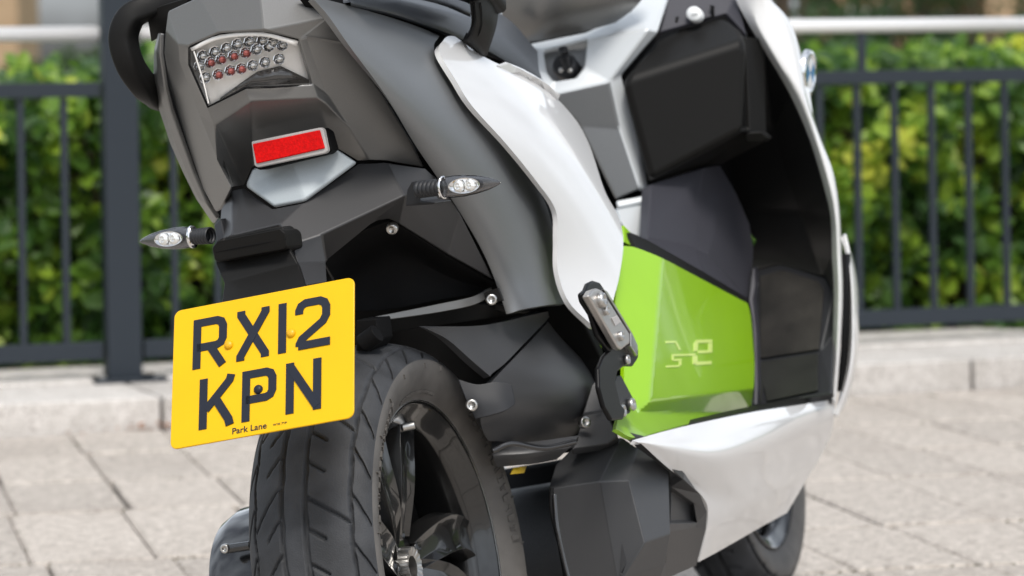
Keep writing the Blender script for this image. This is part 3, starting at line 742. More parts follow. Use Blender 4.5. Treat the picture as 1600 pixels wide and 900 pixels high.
def ptext(s, u, v, size, sx=1, mt='ink'):
    cu = bpy.data.curves.new('print', 'FONT'); cu.body = s; cu.size = size; cu.extrude = .0001; cu.offset = size * .012; cu.materials.append(M[mt])
    o = bpy.data.objects.new('lettering', cu); COL.objects.link(o); o.parent = plate
    me = bpy.data.meshes.new_from_object(o); bpy.data.objects.remove(o); me.name = 'lettering'
    o = bpy.data.objects.new('lettering', me); COL.objects.link(o); o.parent = plate
    p = pp(u, v, .0004); zz = nn; xx = ux * (1 if ux.cross(-vy).dot(nn) > 0 else 1)
    o.matrix_local = Matrix(((xx.x * sx, -vy.x, zz.x, p.x), (xx.y * sx, -vy.y, zz.y, p.y), (xx.z * sx, -vy.z, zz.z, p.z), (0, 0, 0, 1)))
ptext('Park Lane', 78, 172.5, .0108, 1.05)
ptext('W1K 7TP', 129.5, 171.2, .0036, 1.2)

# ---- indicators
def indicator(base, tip, sb, rad, flip=1):
    ax = (tip - base); L = ax.length; z = ax.normalized(); toc = (CAML - base).normalized(); y = (toc - z * toc.dot(z)).normalized(); x = y.cross(z)
    fr = (x, y, z)
    pr = [(0, -.001), (.75, .0), (.95, .06), (1, .2), (.97, .38), (.82, .6), (.55, .8), (.25, .94), (.08, .99), (0, 1)]
    ind = lathe('turn_signal', [(r * rad * .96, t * L) for r, t in pr], base, z, 'gloss_black', SCO, 40, sx=1, sy=.62, fr=fr, a0=math.pi, a1=2 * math.pi)
    fc = lathe('signal_face', [(r * rad * .90, t * L * .985) for r, t in pr], base, z, 'signalface', ind, 24, sx=1, sy=.12, fr=fr, a0=0, a1=math.pi)
    lathe('signal_lens', [(r * rad, t * L) for r, t in pr], base, z, 'clear', ind, 40, sx=1, sy=.62, fr=fr, a0=0, a1=math.pi)
    o = lathe('lens_rim', [(rad * .5, -.0), (rad, .0), (rad * 1.01, .004), (rad * .9, .004)], base, z, 'chrome', ind, 40, sx=1, sy=.7, fr=fr)
    # oval chrome bowl with two leds
    bc = base + z * L * .42 + y * rad * .12
    lathe('reflector_bowl', [(1.0 * rad * .68, .0035), (rad * .62, .0035), (rad * .5, .001), (0, .0008)], bc, y, 'chrome', ind, 32, sx=1, sy=2.5, fr=(x, z, y))
    for k in (-1, 1):
        lathe('led_lens', [(rad * .58, .0015), (rad * .54, .004), (rad * .32, .0060), (rad * .28, .0045), (rad * .12, .004), (rad * .1, .0065), (0, .007)], bc + z * k * rad * .62, y, 'ledw', ind, 12, smooth=False)
    # ribbed rubber stalk
    n = 6; prs = []; Ls = sb.length
    for k in range(n):
        for r, t in ((.0086, .0), (.0098, .2), (.0098, .7), (.0086, .9)): prs.append((r * (1 + .12 * k / n), -(k + t) / n * Ls))
    lathe('rubber_stalk', prs, base, z, 'plastic', ind, 28)
    return ind
M['ledw'] = mat('clear_led', (.9, .9, .88), .15, .6, coat=1)
tipR = A(783, 285, -.17); baseR = A(690, 293, -.145)
indicator(baseR, tipR, baseR - A(652, 299, -.135), .0138)
tipL = A(218, 377, -.12); baseL = A(303, 370, -.145)
indicator(baseL, tipL, baseL - A(337, 363, -.14), .0138)
prism('signal_mount', [A(634, 322, -.12), A(636, 296, -.12), A(643, 284, -.12), A(656, 282, -.12), A(653, 300, -.125), A(658, 314, -.125), A(680, 316, -.12), A(678, 319, -.12)], (0, .06, -.0), 'plastic', SCO, bevel=.003)
prism('signal_mount', [A(333, 352, -.11), A(345, 340, -.11), A(352, 372, -.13), A(338, 380, -.13)], (0, .05, 0), 'plastic', SCO, bevel=.003)

# ---- swingarm covers
SWP = [[(665, 513), (710, 511), (765, 507), (818, 495), (866, 484)], [(700, 531), (737, 530), (782, 523), (822, 509), (862, 492)], [(738, 564), (760, 558), (788, 548), (818, 528), (857, 497)], [(766, 588), (770, 583), (790, 567), (818, 538), (855, 500)]]
SWB = [[(859, 500), (872, 492), (890, 492), (906, 505), (914, 517)],
    [(824, 538), (850, 530), (882, 530), (908, 540), (926, 560)],
    [(774, 591), (820, 582), (870, 580), (908, 584), (934, 600)],
    [(752, 625), (800, 625), (860, 625), (902, 627), (932, 640)],
    [(752, 665), (800, 668), (850, 668), (890, 664), (918, 668)],
    [(763, 689), (805, 691), (850, 690), (885, 684), (908, 676)]]
fB = fitsurf([(665, 513, .085), (710, 511, .10), (765, 507, .125), (818, 495, .14), (866, 484, .15), (700, 531, .10), (737, 540, .112), (775, 588, .125), (822, 540, .145), (850, 540, .155), (906, 505, .150),
    (926, 560, .155), (874, 560, .162), (830, 580, .150), (880, 600, .168), (932, 600, .164), (757, 625, .115), (810, 625, .145), (865, 625, .165), (930, 640, .160), (755, 665, .100), (800, 668, .130), (850, 668, .148), (914, 668, .150), (765, 688, .090), (850, 690, .120), (905, 678, .130)], 3)
fitpatch('swingarm_cover', SWP, fB, 'podplastic', SCO, nu=6, nv=4, solid=.012, bevel=.002, off=.004)
fitpatch('swingarm_bulge', SWB, fB, 'podplastic', SCO, nu=6, nv=5, solid=.012, bevel=.0025)
patch('swingarm_arch', [[A(575, 512, .2), A(620, 505, .2), A(665, 512, .18), A(702, 530, .17), A(742, 566, .18), A(772, 592, .2), A(780, 640, .22), A(778, 700, .24)],
                        [A(580, 600, .26), A(620, 580, .26), A(655, 580, .26), A(680, 600, .26), A(705, 630, .28), A(720, 660, .28), A(730, 690, .28), A(735, 740, .28)]], 'black', SCO, solid=.01)
patch('swingarm_panel', [[A(715, 592, .075), A(745, 600, .08), A(775, 596, .09), A(800, 600, .1)],
                         [A(728, 625, .07), A(755, 628, .075), A(782, 625, .085), A(805, 622, .1)],
                         [A(742, 655, .07), A(765, 650, .075), A(790, 642, .085), A(806, 632, .1)]], 'plastic', SCO, solid=.008, bevel=.003)
bolt(A(737, 633, .055), BACK + OUT * .3, .008, SCO)
# underside black bits between wheel and pod
MC = G(812, 905, .05)
lathe('motor_drum', [(0, -.12), (.128, -.12), (.13, -.09), (.13, .072), (.126, .078), (0, .078)], G(872, 900, .02), OUT, 'rough_black', SCO, 64, bevel=.002)
patch('lower_link', [[A(768, 690, .18), A(830, 690, .2), A(905, 680, .24)], [A(770, 712, .16), A(830, 708, .18), A(890, 700, .22)], [A(776, 730, .18), A(830, 725, .2), A(870, 718, .24)]], 'podplastic', SCO, solid=.01)
tube('brake_hose', [A(768, 705, .12), A(800, 693, .14), A(850, 700, .17), A(900, 690, .2)], .004, 'gloss_black', SCO, 10, 6)
tube('brake_hose', [A(862, 762, .13), A(862, 800, .12), A(874, 850, .12), A(884, 905, .12)], .003, 'black', SCO, 8, 6)
tube('brake_hose', [A(866, 772, .125), A(870, 820, .115), A(880, 870, .115), A(890, 910, .115)], .003, 'gloss_black', SCO, 8, 6)
prism('warning_sticker', [G(803, 731, .1025), G(823, 728, .1025), G(819, 739, .1025), G(799, 741, .1025)], (-.002, 0, 0), 'yellowtag', SCO, bevel=0)
# strut above pod
facet('pod_strut', dict(a=(926, 600, .19), b=(932, 592, .19), c=(947, 641, .205), d=(967, 683, .215), e=(950, 694, .20), f=(893, 702, .165), g=(908, 664, .165), h=(909, 648, .17)),
      ['a b c h', 'h c d e f g'], 'podplastic', SCO, solid=.02, bevel=.003)
bolt(G(913, 660, .178), OUT + BACK * .8, .008, SCO)

# ---- black pod low on the right
def PN(p, n):
    n = Vector(n).normalized()
    def f(x, y):
        d = ray(x, y); return CAML + d * ((p - CAML).dot(n) / d.dot(n))
    return f
k0 = G(983, 750, .228)
pB = PN(k0, (.95, -.22, .24)); pA = PN(k0, (.72, -.68, .12)); pF = PN(pA(937, 752), (.12, -.98, -.12)); pT = PL3(pA(937, 752), pB(997, 700), k0); pTT = PL3(pF(857, 764), pF(937, 752), A(900, 702, pF(900, 760).y + .07))
facet('lower_side_pod', dict(
    a=pF(857, 764), b=pTT(868, 726), c=pTT(892, 702), c2=pTT(950, 692), d=pTT(962, 684), e=pT(972, 683), f=pF(937, 752), g=pF(890, 912), h=pF(966, 912), i=pF(870, 833),
    j=pB(997, 700), k=pB(983, 750), l=pB(1008, 848), n=pB(1028, 722), o=pB(1045, 738), p=pB(1048, 834), m=pA(974, 902), q=PN(pB(1008, 848), (.7, -.3, -.6))(1040, 882), r=PN(pB(1008, 848), (.7, -.3, -.6))(1030, 912)),
    ['a b c c2 d e f', 'a f h g i', 'f e j k', 'k j n o p l', 'f k l m h', 'm l p q', 'm q r'], 'podplastic', SCO, solid=.02, bevel=.006, bseg=3)
facet('air_scoop', dict(a=(975, 684, .24), b=(1003, 693, .25), c=(1039, 724, .262), d=(1068, 749, .268), e=(1094, 772, .268), f=(1105, 800, .262), g=(1103, 828, .252), h=(1088, 884, .215), i=(1040, 905, .20), i2=(985, 915, .19),
                       j=(1046, 738, .248), k=(1048, 760, .250), l=(1084, 786, .256), m=(1089, 817, .250), n=(1047, 818, .240), o=(1046, 830, .238), p=(1086, 823, .246), q=(1040, 880, .21),
                       k2=(1049, 768, .242), l2=(1081, 789, .248), m2=(1086, 813, .243), n2=(1048, 813, .235)),
      ['a b c j', 'c d e k j', 'e f m l k', 'f g p m', 'n m p o', 'g h i q o p', 'i q i2', 'k l l2 k2', 'l m m2 l2', 'm n n2 m2', 'k2 l2 m2 n2'], 'podplastic', SCO, solid=.01, bevel=.003)

# ---- lower white sill
patch('sill_panel', [
    [(988, 688, .262), (1045, 672, .272), (1110, 657, .278), (1180, 643, .282), (1240, 634, .283), (1303, 624, .282)],
    [(996, 691, .266), (1052, 690, .280), (1114, 688, .288), (1184, 668, .290), (1242, 652, .289), (1304, 637, .284)],
    [(1005, 696, .266), (1060, 706, .283), (1122, 712, .292), (1190, 694, .290), (1246, 672, .284), (1303, 655, .276)],
    [(1040, 728, .264), (1085, 742, .270), (1140, 748, .272), (1200, 726, .268), (1250, 702, .262), (1297, 682, .258)],
    [(1096, 774, .255), (1130, 784, .252), (1168, 782, .248), (1212, 760, .244), (1245, 738, .240), (1280, 718, .238)],
    [(1106, 810, .244), (1132, 815, .238), (1168, 805, .232), (1208, 786, .228), (1234, 768, .224), (1262, 747, .224)],
    [(1092, 878, .215), (1120, 863, .212), (1150, 846, .210), (1188, 824, .208), (1210, 812, .206), (1230, 801, .206)]],
    'white', SCO, nu=6, nv=6, solid=.006, mirror=True)
facet('sill_trim', dict(a=(1076, 662, .276), b=(1078, 655, .262), c=(1140, 641, .255), d=(1185, 632, .255), e=(1297, 612, .268), f=(1303, 616, .280), g=(1303, 622, .281), h=(1180, 641, .280)),
      ['a b c h', 'c d h', 'd e f g h'], 'plastic2', SCO, solid=.008, bevel=.002)
# ---- green panel
g1 = fitsurf([(974, 384, .197), (972, 402, .200), (966, 437, .203), (961, 480, .205), (968, 525, .206), (975, 575, .208), (1036, 450, .232), (1010, 560, .224), (995, 388, .208)], 1)
g2 = fitsurf([(1036, 450, .232), (1010, 560, .226), (1030, 403, .226), (1100, 438, .215), (1172, 488, .206), (1177, 540, .207), (1178, 600, .211), (1074, 592, .222)], 1)
g3 = fitsurf([(1034, 626, .226), (1178, 607, .2105), (1174, 634, .186), (1074, 662, .196)], 1)
g4 = fitsurf([(962, 670, .246), (990, 684, .254), (1028, 660, .232), (985, 625, .213), (1178, 607, .160), (1074, 662, .205)], 1)
fG = lambda a, c: max(min(g1(a, c), g2(a, c), g3(a, c)), g4(a, c))
GROWS = [[(974, 384), (990, 386), (1010, 393), (1040, 406), (1100, 438), (1168, 474)],
    [(972, 402), (992, 408), (1018, 416), (1056, 430), (1112, 458), (1172, 488)],
    [(966, 437), (990, 445), (1024, 455), (1066, 468), (1118, 492), (1175, 513)],
    [(961, 480), (988, 488), (1026, 498), (1072, 508), (1120, 526), (1177, 540)],
    [(968, 525), (994, 533), (1028, 541), (1074, 548), (1122, 560), (1179, 570)],
    [(975, 575), (998, 583), (1030, 588), (1074, 592), (1122, 598), (1178, 600)],
    [(972, 625), (998, 632), (1028, 634), (1074, 632), (1122, 628), (1176, 618)],
    [(962, 670), (990, 684), (1026, 676), (1074, 663), (1122, 650), (1174, 634)]]
GP = fitpatch('green_panel', GROWS, fG, 'green', SCO, nu=12, nv=10, solid=.006, bevel=.0015)
from mathutils.bvhtree import BVHTree
GB = BVHTree.FromPolygons([v.co.copy() for v in GP.data.vertices], [tuple(p.vertices) for p in GP.data.polygons])
def on_green(x, y, k=.0009):
    d = ray(x, y).normalized(); h = GB.ray_cast(CAML, d)
    return h[0] - d * k * 3 if h[0] is not None else G(x, y, .22)
prism('green_fin', [(930, 520, .17), (938, 518, .172), (942, 552, .176), (939, 571, .175), (933, 570, .172)], (-.01, 0, 0), 'green', SCO, bevel=.001)
prism('green_fin', [(975, 352, .17), (986, 364, .172), (996, 386, .185), (990, 385, .185), (975, 378, .18)], (-.01, 0, 0), 'green', SCO, bevel=.001)
prism('green_backing', [(972, 400, .18), (1165, 480, .18), (1170, 628, .19), (1080, 650, .2), (975, 670, .2), (935, 600, .15), (925, 520, .15)], (-.08, 0, 0), 'black', SCO, bevel=0)
# printed emblem: small e with a cable
def rc(x0, y0, x1, y1): return [(x0, y0), (x1, y0 - (x1 - x0) * .03), (x1, y1 - (x1 - x0) * .03), (x0, y1)]
for pl in (rc(1088, 531, 1113, 536), [(1084, 536), (1088, 531.5), (1091, 536), (1090, 548), (1084, 549)], rc(1107, 536, 1113, 551), rc(1091, 547.5, 1107, 552), rc(1082.5, 556, 1090, 569),
           [(1083, 566), (1090, 565), (1112, 564), (1112, 569), (1088, 570.5)], rc(1050, 553.5, 1087, 556.5), rc(1040, 533, 1057, 536), [(1055, 535), (1058, 534.5), (1064, 546), (1061, 547)],
           rc(1050, 556, 1053, 563), rc(1053, 561, 1065, 564), rc(1061, 564, 1065, 571), rc(1041, 571, 1062, 574)):
    prism('emblem_stroke', [on_green(x, y) for x, y in pl], (-.0004, 0, 0), 'logo', GP, bevel=0, smooth=False)

# ---- passenger footrest
FR = prism('footrest_arm', [(916, 452, .262), (920, 442, .262), (928, 438, .262), (938, 441, .262), (944, 450, .262), (984, 512, .262), (988, 528, .262), (998, 545, .262), (998, 560, .262), (990, 572, .262), (976, 572, .262), (966, 580, .262), (962, 596, .262), (970, 630, .262), (978, 640, .262), (975, 655, .262), (957, 657, .262), (945, 636, .262), (937, 606, .262), (936, 575, .262), (944, 556, .262), (952, 548, .262), (935, 525, .262), (925, 492, .262), (912, 472, .262), (909, 458, .262)],
     (-.007, 0, 0), 'armblack', SCO, bevel=.003, bseg=3)
FP = prism('footrest', [(920, 462, .276), (926, 453, .276), (934, 450, .276), (942, 454, .276), (984, 521, .276), (985, 536, .276), (972, 546, .276), (967, 543, .276)], (-.011, 0, 0), 'alu', SCO, bevel=.003, bseg=3)
prism('footrest_edge', [(944, 452, .272), (949, 455, .268), (988, 520, .268), (997, 540, .268), (996, 556, .268), (986, 541, .272), (986, 520, .274)], (-.010, 0, 0), 'steel', FP, bevel=.001)
prism('footrest_pad', [(956, 497, .2775), (965, 493, .2775), (971, 503, .2775), (962, 509, .2775)], (-.003, 0, 0), 'refframe', FP, bevel=.0005)
bolt(G(939, 469, .278), OUT, .010, FP); bolt(G(947, 485, .278), OUT, .0065, FP); bolt(G(970, 525, .278), OUT, .0065, FP)
bolt(G(979, 562, .264), OUT, .0065, FR)
FB = prism('footrest_bracket', [(960, 598, .252), (964, 588, .252), (971, 586, .252), (990, 622, .252), (992, 636, .252), (984, 646, .252), (972, 650, .252), (966, 652, .252)], (-.008, 0, 0), 'plastic', SCO, bevel=.002)
bolt(G(971, 642, .256), OUT, .0085, FB); bolt(G(986, 632, .256), OUT, .0085, FB)

# ---- tunnel, leg shield and floor
facet('centre_tunnel', dict(a=A(1017, 287, 1.0), b=A(1098, 262, 1.12), c=A(1125, 258, 1.2), d=A(1150, 300, 1.24), e=A(1172, 350, 1.26), f=A(1178, 388, 1.25), g=A(1176, 417, 1.22), h=(1169, 470, .186), i=(1100, 432, .186), j=(1037, 396, .186), k=(994, 372, .186), l=A(1012, 372, .86),
    m=A(1093, 268, 1.11), n=A(1090, 320, 1.08), o=A(1084, 386, 1.02), p=A(1108, 396, 1.05), q=A(1116, 370, 1.1), r=A(1122, 300, 1.16)),
    ['a b n o l', 'b c r n', 'n r q p o', 'c d e f q r', 'f g h p q', 'p h i o', 'o i j l', 'l j k'], 'tunnel', SCO, solid=.02, bevel=.008, bseg=4)
prism('tunnel_trim', [(985, 362, .180), (1012, 374, .184), (1100, 424, .188), (1170, 466, .190), (1169, 477, .196), (1100, 441, .198), (1037, 407, .198), (997, 390, .196)], (-.02, 0, 0), 'plastic2', SCO, bevel=.003)
facet('leg_shield', dict(
    a=A(1150, -6, 1.16), b=A(1171, 40, 1.16), c=A(1201, 90, 1.17), d=A(1236, 150, 1.18), e=A(1266, 220, 1.19), f=A(1288, 294, 1.20), g=A(1298, 340, 1.205), h=A(1300, 400, 1.205), i=A(1303, 460, 1.2),
    j=A(1288, 434, 1.24), k=A(1216, 416, 1.29), l=A(1150, 430, 1.34), m=A(1140, 330, 1.37), n=A(1100, 250, 1.36), o=A(1120, 200, 1.32), p=A(1165, 200, 1.26), q=A(1165, 50, 1.24), r=A(1130, -6, 1.2), s=A(1194, 60, 1.22), t=A(1210, 206, 1.25), u=A(1180, 375, 1.32), v=A(1250, 330, 1.27)),
    ['a b q r', 'b c s q', 's t p q', 'c d t s', 'd e t', 'e f v t', 'f g v', 't v m n', 'p t n o', 'g h j v', 'h i j', 'v j k u m', 'k l u'], 'shield', SCO, solid=.012, bevel=.012, bseg=4)
m1 = PL3(A(1186, 428, 1.285), A(1288, 440, 1.24), A(1186, 562, 1.17)); m2 = PL3(m1(1186, 562), m1(1280, 548), A(1195, 628, 1.08))
facet('foot_well', dict(a=m1(1172, 424), b=m1(1218, 413), c=m1(1292, 432), d=m1(1303, 460), g=m1(1283, 549), j=m1(1174, 564), e=m2(1300, 614), i=m2(1174, 636), gg=A(1303, 520, 1.19)),
      ['a b c d g j', 'd gg g', 'gg e g', 'j g e i'], 'plastic', SCO, solid=.01, bevel=.003)
M['mat'] = mat('worn_rubber_mat', (.014, .0135, .013), .8, 0, spec=.2, bump=.8, bscale=500, bdist=.0015, col2=(.045, .042, .038), vscale=12)
M['mat2'] = mat('flat_rubber_mat', (.016, .0165, .015), .6, 0, spec=.25, col2=(.026, .027, .024), vscale=14, bump=.2, bscale=400)
prism('rubber_mat', [m1(x, y, .004) for x, y in ((1187, 432), (1222, 422), (1278, 440), (1287, 452), (1279, 546), (1187, 560))], (0, .004, 0), 'mat', SCO, bevel=.0015)
prism('rubber_mat', [m2(x, y, .004) for x, y in ((1187, 566), (1278, 552), (1278, 610), (1198, 627), (1192, 600), (1189, 629), (1187, 629))], (0, .004, 0), 'mat2', SCO, bevel=.0015)
prism('foot_well_lip', [A(1176, 420, 1.20), A(1179, 418, 1.20), A(1180, 445, 1.19), A(1176, 468, 1.16), A(1182, 520, 1.13), A(1184, 600, 1.09), A(1183, 632, 1.07), A(1178, 632, 1.07), A(1179, 560, 1.11), A(1176, 500, 1.14), A(1170, 468, 1.16)], (0, .02, 0), 'tunnel', SCO, bevel=.001)
# console
facet('console', dict(
    a=A(806, 72, 1.0), b=A(915, 50, 1.02), c=A(985, 18, 1.06), d=A(1000, -8, 1.1), e=A(1046, -8, 1.1), f=A(1028, 50, 1.02), g=A(1014, 45, 1.0), h=A(952, 128, .985), i=A(862, 148, .96), j=A(835, 110, .96),
    k=A(972, 118, 1.0), l=A(1000, 225, 1.02), m=A(1016, 300, 1.03), n=A(1000, 296, 1.0), o=A(962, 312, .985), p=A(905, 195, .98), q=A(968, 200, .992),
    r1=A(848, 78, .985), r2=A(917, 60, 1.0), r3=A(912, 104, .985), r4=A(898, 122, .975), r5=A(866, 127, .97), r6=A(855, 112, .97)),
    ['a b r2 r1', 'b c g r2', 'c d e f g', 'r2 g h r3', 'r3 h r4', 'r4 h i r5', 'r5 i j r6', 'r6 j a r1', 'g f k h', 'h q p i', 'h k l n q', 'q n o p', 'l m n'], 'console', SCO, solid=.01, bevel=.004, mats=['grey'], fmat=[0, 0, 0, 0, 0, 0, 0, 0, 0, 1, 0, 1, 0])
prism('ignition_recess', [A(846, 76, 1.02), A(920, 58, 1.04), A(915, 108, 1.03), A(900, 126, 1.02), A(864, 130, 1.01), A(852, 114, 1.01)], (0, .01, 0), 'grey', SCO, bevel=.002)
IG = lathe('ignition_lock', [(.0, -.02), (.019, -.02), (.020, .014), (.017, .020), (.014, .020), (.011, .012), (0, .012)], A(887, 108, 1.0), BACK + UP * .5, 'plastic', SCO, 32)
tube('key', [A(886, 104, .975), A(882, 88, .96), A(880, 80, .965)], lambda t: .0075 + .002 * t, 'plastic', IG, 14, 4, flat=(.8, 1.1), up=(0, 0, 1))
for q in (877, 891): lathe('lock_contact', [(0, .004), (.004, .003), (.004, 0)], A(q, 110, .972), BACK + UP * .4, 'steel', IG, 10)
facet('console_lip', dict(a=A(962, 313, .975), b=A(1000, 306, .99), c=A(1014, 296, 1.02), d=A(1017, 308, 1.0), e=A(1012, 313, .985), f=A(965, 323, .97)), ['a b e f', 'b c d e'], 'console', SCO, solid=.01, bevel=.003)
facet('knee_panel', dict(a=A(964, 323, .985), b=A(1016, 313, 1.0), c=A(1013, 374, .97), d=A(984, 364, .93), e=A(970, 345, .93)), ['a b c d e'], 'console', SCO, solid=.02, bevel=.002)
patch('upper_fairing', [
    [A(770, -60, .92), A(850, -75, .90), A(930, -85, .92), A(1015, -75, 1.0)],
    [A(776, -15, .92), A(850, -30, .89), A(930, -40, .91), A(1013, -20, 1.0)],
    [A(783, 20, .93), A(850, 22, .90), A(920, 5, .92), A(1000, 4, 1.0)],
    [A(798, 50, .95), A(850, 48, .93), A(920, 30, .95), A(984, 20, 1.01)],
    [A(812, 68, .98), A(855, 62, .97), A(916, 49, .985), A(962, 36, 1.02)]], 'cowl', SCO, solid=.02)
prism('black_backing', [A(780, 40, 1.08), A(1040, -30, 1.15), A(1150, -30, 1.27), A(1165, 200, 1.34), A(1130, 400, 1.36), A(1000, 420, 1.1), A(960, 330, 1.05), A(880, 160, 1.05)], (0, .05, 0), 'black', SCO, bevel=0)
patch('fairing_hinge', [[A(775, 15, .86), A(785, 30, .87), A(800, 55, .88)], [A(790, 30, .9), A(797, 50, .9), A(815, 78, .9)]], 'seat', SCO)
# glovebox
gf = PL3(A(973, 124, .965), A(1164, 64, 1.045), A(1016, 283, .985)); gt = PL3(gf(973, 124), gf(1164, 64), A(1133, 24, 1.12))
facet('glovebox', dict(a=gt(1030, 51), b=gt(1082, 37), c=gt(1133, 24), d=gt(1157, 44), e=gf(973, 124), g=gf(1165, 62), h=gf(1162, 205), i=gf(1016, 283), j=gf(996, 210)),
      ['a b c d g e', 'e g h i j'], 'plastic2', SCO, solid=.03, bevel=.014, bseg=5)
facet('glovebox_base', dict(a=A(1016, 283, .99), b=A(1161, 205, 1.06), c=A(1172, 205, 1.08), d=A(1200, 216, 1.10), e=A(1190, 225, 1.14), f=A(1128, 256, 1.2), g=A(1095, 262, 1.15), h=A(1017, 288, 1.03), i=A(1195, 60, 1.16), j=A(1190, 204, 1.12), k=A(1165, 58, 1.1)),
      ['a b c g h', 'c d e f g', 'c k i j d'], 'plastic2', SCO, solid=.01, bevel=.004)
prism('glovebox_latch', [A(1163, 212, 1.05), A(1168, 206, 1.05), A(1190, 205, 1.06), A(1201, 216, 1.07), A(1192, 222, 1.08), A(1165, 222, 1.06)], (0, .03, 0), 'plastic2', SCO, bevel=.004)
facet('dash_panel', dict(a=A(1046, -8, 1.10), b=A(1030, 50, 1.055), c=A(1136, 20, 1.12), d=A(1168, 55, 1.13), e=A(1150, -8, 1.16)), ['a b c e', 'c d e'], 'tunnel', SCO, solid=.01, bevel=.003)
for pl in ([(1056, 26), (1059, 26), (1058, 43), (1055, 44)], [(1109, 8), (1112, 9), (1116, 26), (1113, 27)], [(1056, 41), (1115, 24), (1115, 26), (1056, 44)]):
    prism('panel_gap', [A(x, y, 1.062 + (x - 1030) / 106 * .055) for x, y in pl], (0, .02, 0), 'black', SCO, bevel=0)
bt = lathe('release_button', [(0, .004), (.010, .004), (.0115, .002), (.0115, -.01)], A(1085, 22, 1.078), BACK + UP * .3, 'refwhite' if 'refwhite' in M else 'refframe', SCO, 32, sx=1, sy=1.15)
M['refwhite'] = mat('white_button', (.75, .77, .78), .4)
bt.data.materials[0] = M['refwhite']
prism('button_mark', [A(1080, 22.5, 1.071), A(1090, 20.5, 1.071), A(1090, 21.7, 1.071), A(1080, 23.6, 1.071)], (0, .001, 0), 'plastic', bt, bevel=0)

# white outer edge of the leg shield
patch('front_fairing', [
    [A(1146, -20, 1.13), A(1150, 0, 1.135), A(1171, 40, 1.14), A(1201, 90, 1.15), A(1236, 150, 1.16), A(1266, 220, 1.17), A(1288, 294, 1.18), A(1298, 340, 1.185), A(1300, 400, 1.185), A(1303, 460, 1.18), A(1300, 560, 1.175), A(1296, 618, 1.17)],
    [A(1180, -20, 1.12), A(1184, 0, 1.125), A(1186, 32, 1.125), A(1214, 85, 1.13), A(1248, 148, 1.14), A(1275, 218, 1.15), A(1297, 290, 1.16), A(1306, 340, 1.165), A(1309, 400, 1.165), A(1311, 460, 1.16), A(1308, 545, 1.155), A(1302, 624, 1.16)],
    [A(1196, -20, 1.15), A(1205, 0, 1.16), A(1228, 28, 1.17), A(1246, 70, 1.18), A(1258, 148, 1.16), A(1281, 215, 1.17), A(1302, 270, 1.18), A(1312, 330, 1.185), A(1315, 395, 1.185), A(1317, 460, 1.18), A(1313, 548, 1.175), A(1306, 630, 1.17)],
    [A(1188, -20, 1.30), A(1200, 0, 1.31), A(1226, 28, 1.33), A(1243, 70, 1.35), A(1262, 148, 1.28), A(1280, 210, 1.26), A(1300, 270, 1.25), A(1310, 330, 1.25), A(1313, 395, 1.25), A(1315, 460, 1.24), A(1311, 548, 1.23), A(1304, 632, 1.2)]],
    'white', SCO, nu=4, nv=5, solid=.005, bevel=.001)
patch('fairing_nose', [
    [A(1226, 40, 1.30), A(1242, 62, 1.30), A(1249, 85, 1.28), A(1252, 115, 1.26), A(1258, 148, 1.24), A(1268, 190, 1.22)],
    [A(1228, 34, 1.33), A(1245, 62, 1.33), A(1253, 90, 1.32), A(1260, 120, 1.30), A(1266, 148, 1.28), A(1272, 190, 1.24)],
    [A(1222, 34, 1.42), A(1240, 62, 1.42), A(1250, 90, 1.42), A(1258, 120, 1.40), A(1262, 148, 1.38), A(1268, 190, 1.34)]], 'white', SCO, solid=.005)
ec = A(1262, 114, 1.29)
RO_ = lathe('emblem_disc', [(.0, .0035), (.0260, .0035), (.0275, .006), (.0350, .0055), (.0375, .002), (.0375, -.004)], ec, OUT * .93 + BACK * .02 + UP * -.22, 'chrome', SCO, 48)
fr = frame(OUT * .93 + BACK * .02 + UP * -.22)
M['emblue'] = mat('blue_enamel', (.05, .22, .55), .2, 0, coat=1)
for k, mt_ in enumerate(('refwhite', 'emblue', 'refwhite', 'emblue')):
    V = [ec + fr[2] * .0045] + [ec + fr[2] * .0045 + fr[0] * .026 * math.cos(R(90 * k + q * 9)) + fr[1] * .026 * math.sin(R(90 * k + q * 9)) for q in range(11)]
    mk('emblem_quarter', V, [(0, q + 1, q + 2) for q in range(10)], mt_, RO_, smooth=False)
patch('wheel_fairing', [
    [A(1317, 366, 1.28), A(1321, 400, 1.27), A(1323, 457, 1.26), A(1324, 520, 1.25), A(1321, 572, 1.24), A(1312, 615, 1.22), A(1304, 645, 1.21)],
    [A(1318, 368, 1.26), A(1327, 400, 1.25), A(1333, 457, 1.24), A(1334, 530, 1.23), A(1329, 580, 1.22), A(1318, 620, 1.21), A(1306, 648, 1.2)],
    [A(1319, 368, 1.33), A(1332, 400, 1.32), A(1341, 450, 1.31), A(1342, 520, 1.30), A(1337, 575, 1.29), A(1326, 622, 1.27), A(1309, 652, 1.24)],
    [A(1314, 368, 1.5), A(1326, 400, 1.5), A(1336, 450, 1.5), A(1337, 520, 1.5), A(1331, 575, 1.48), A(1321, 622, 1.46), A(1304, 652, 1.4)]],
    'white', SCO, nu=5, nv=4, solid=.005)
prism('belly_pan', [G(980, 700, .12), G(1280, 650, .12), G(1225, 790, .12), G(1090, 865, .12), G(960, 890, .12)], (-.24, 0, 0), 'black', SCO, bevel=.01)

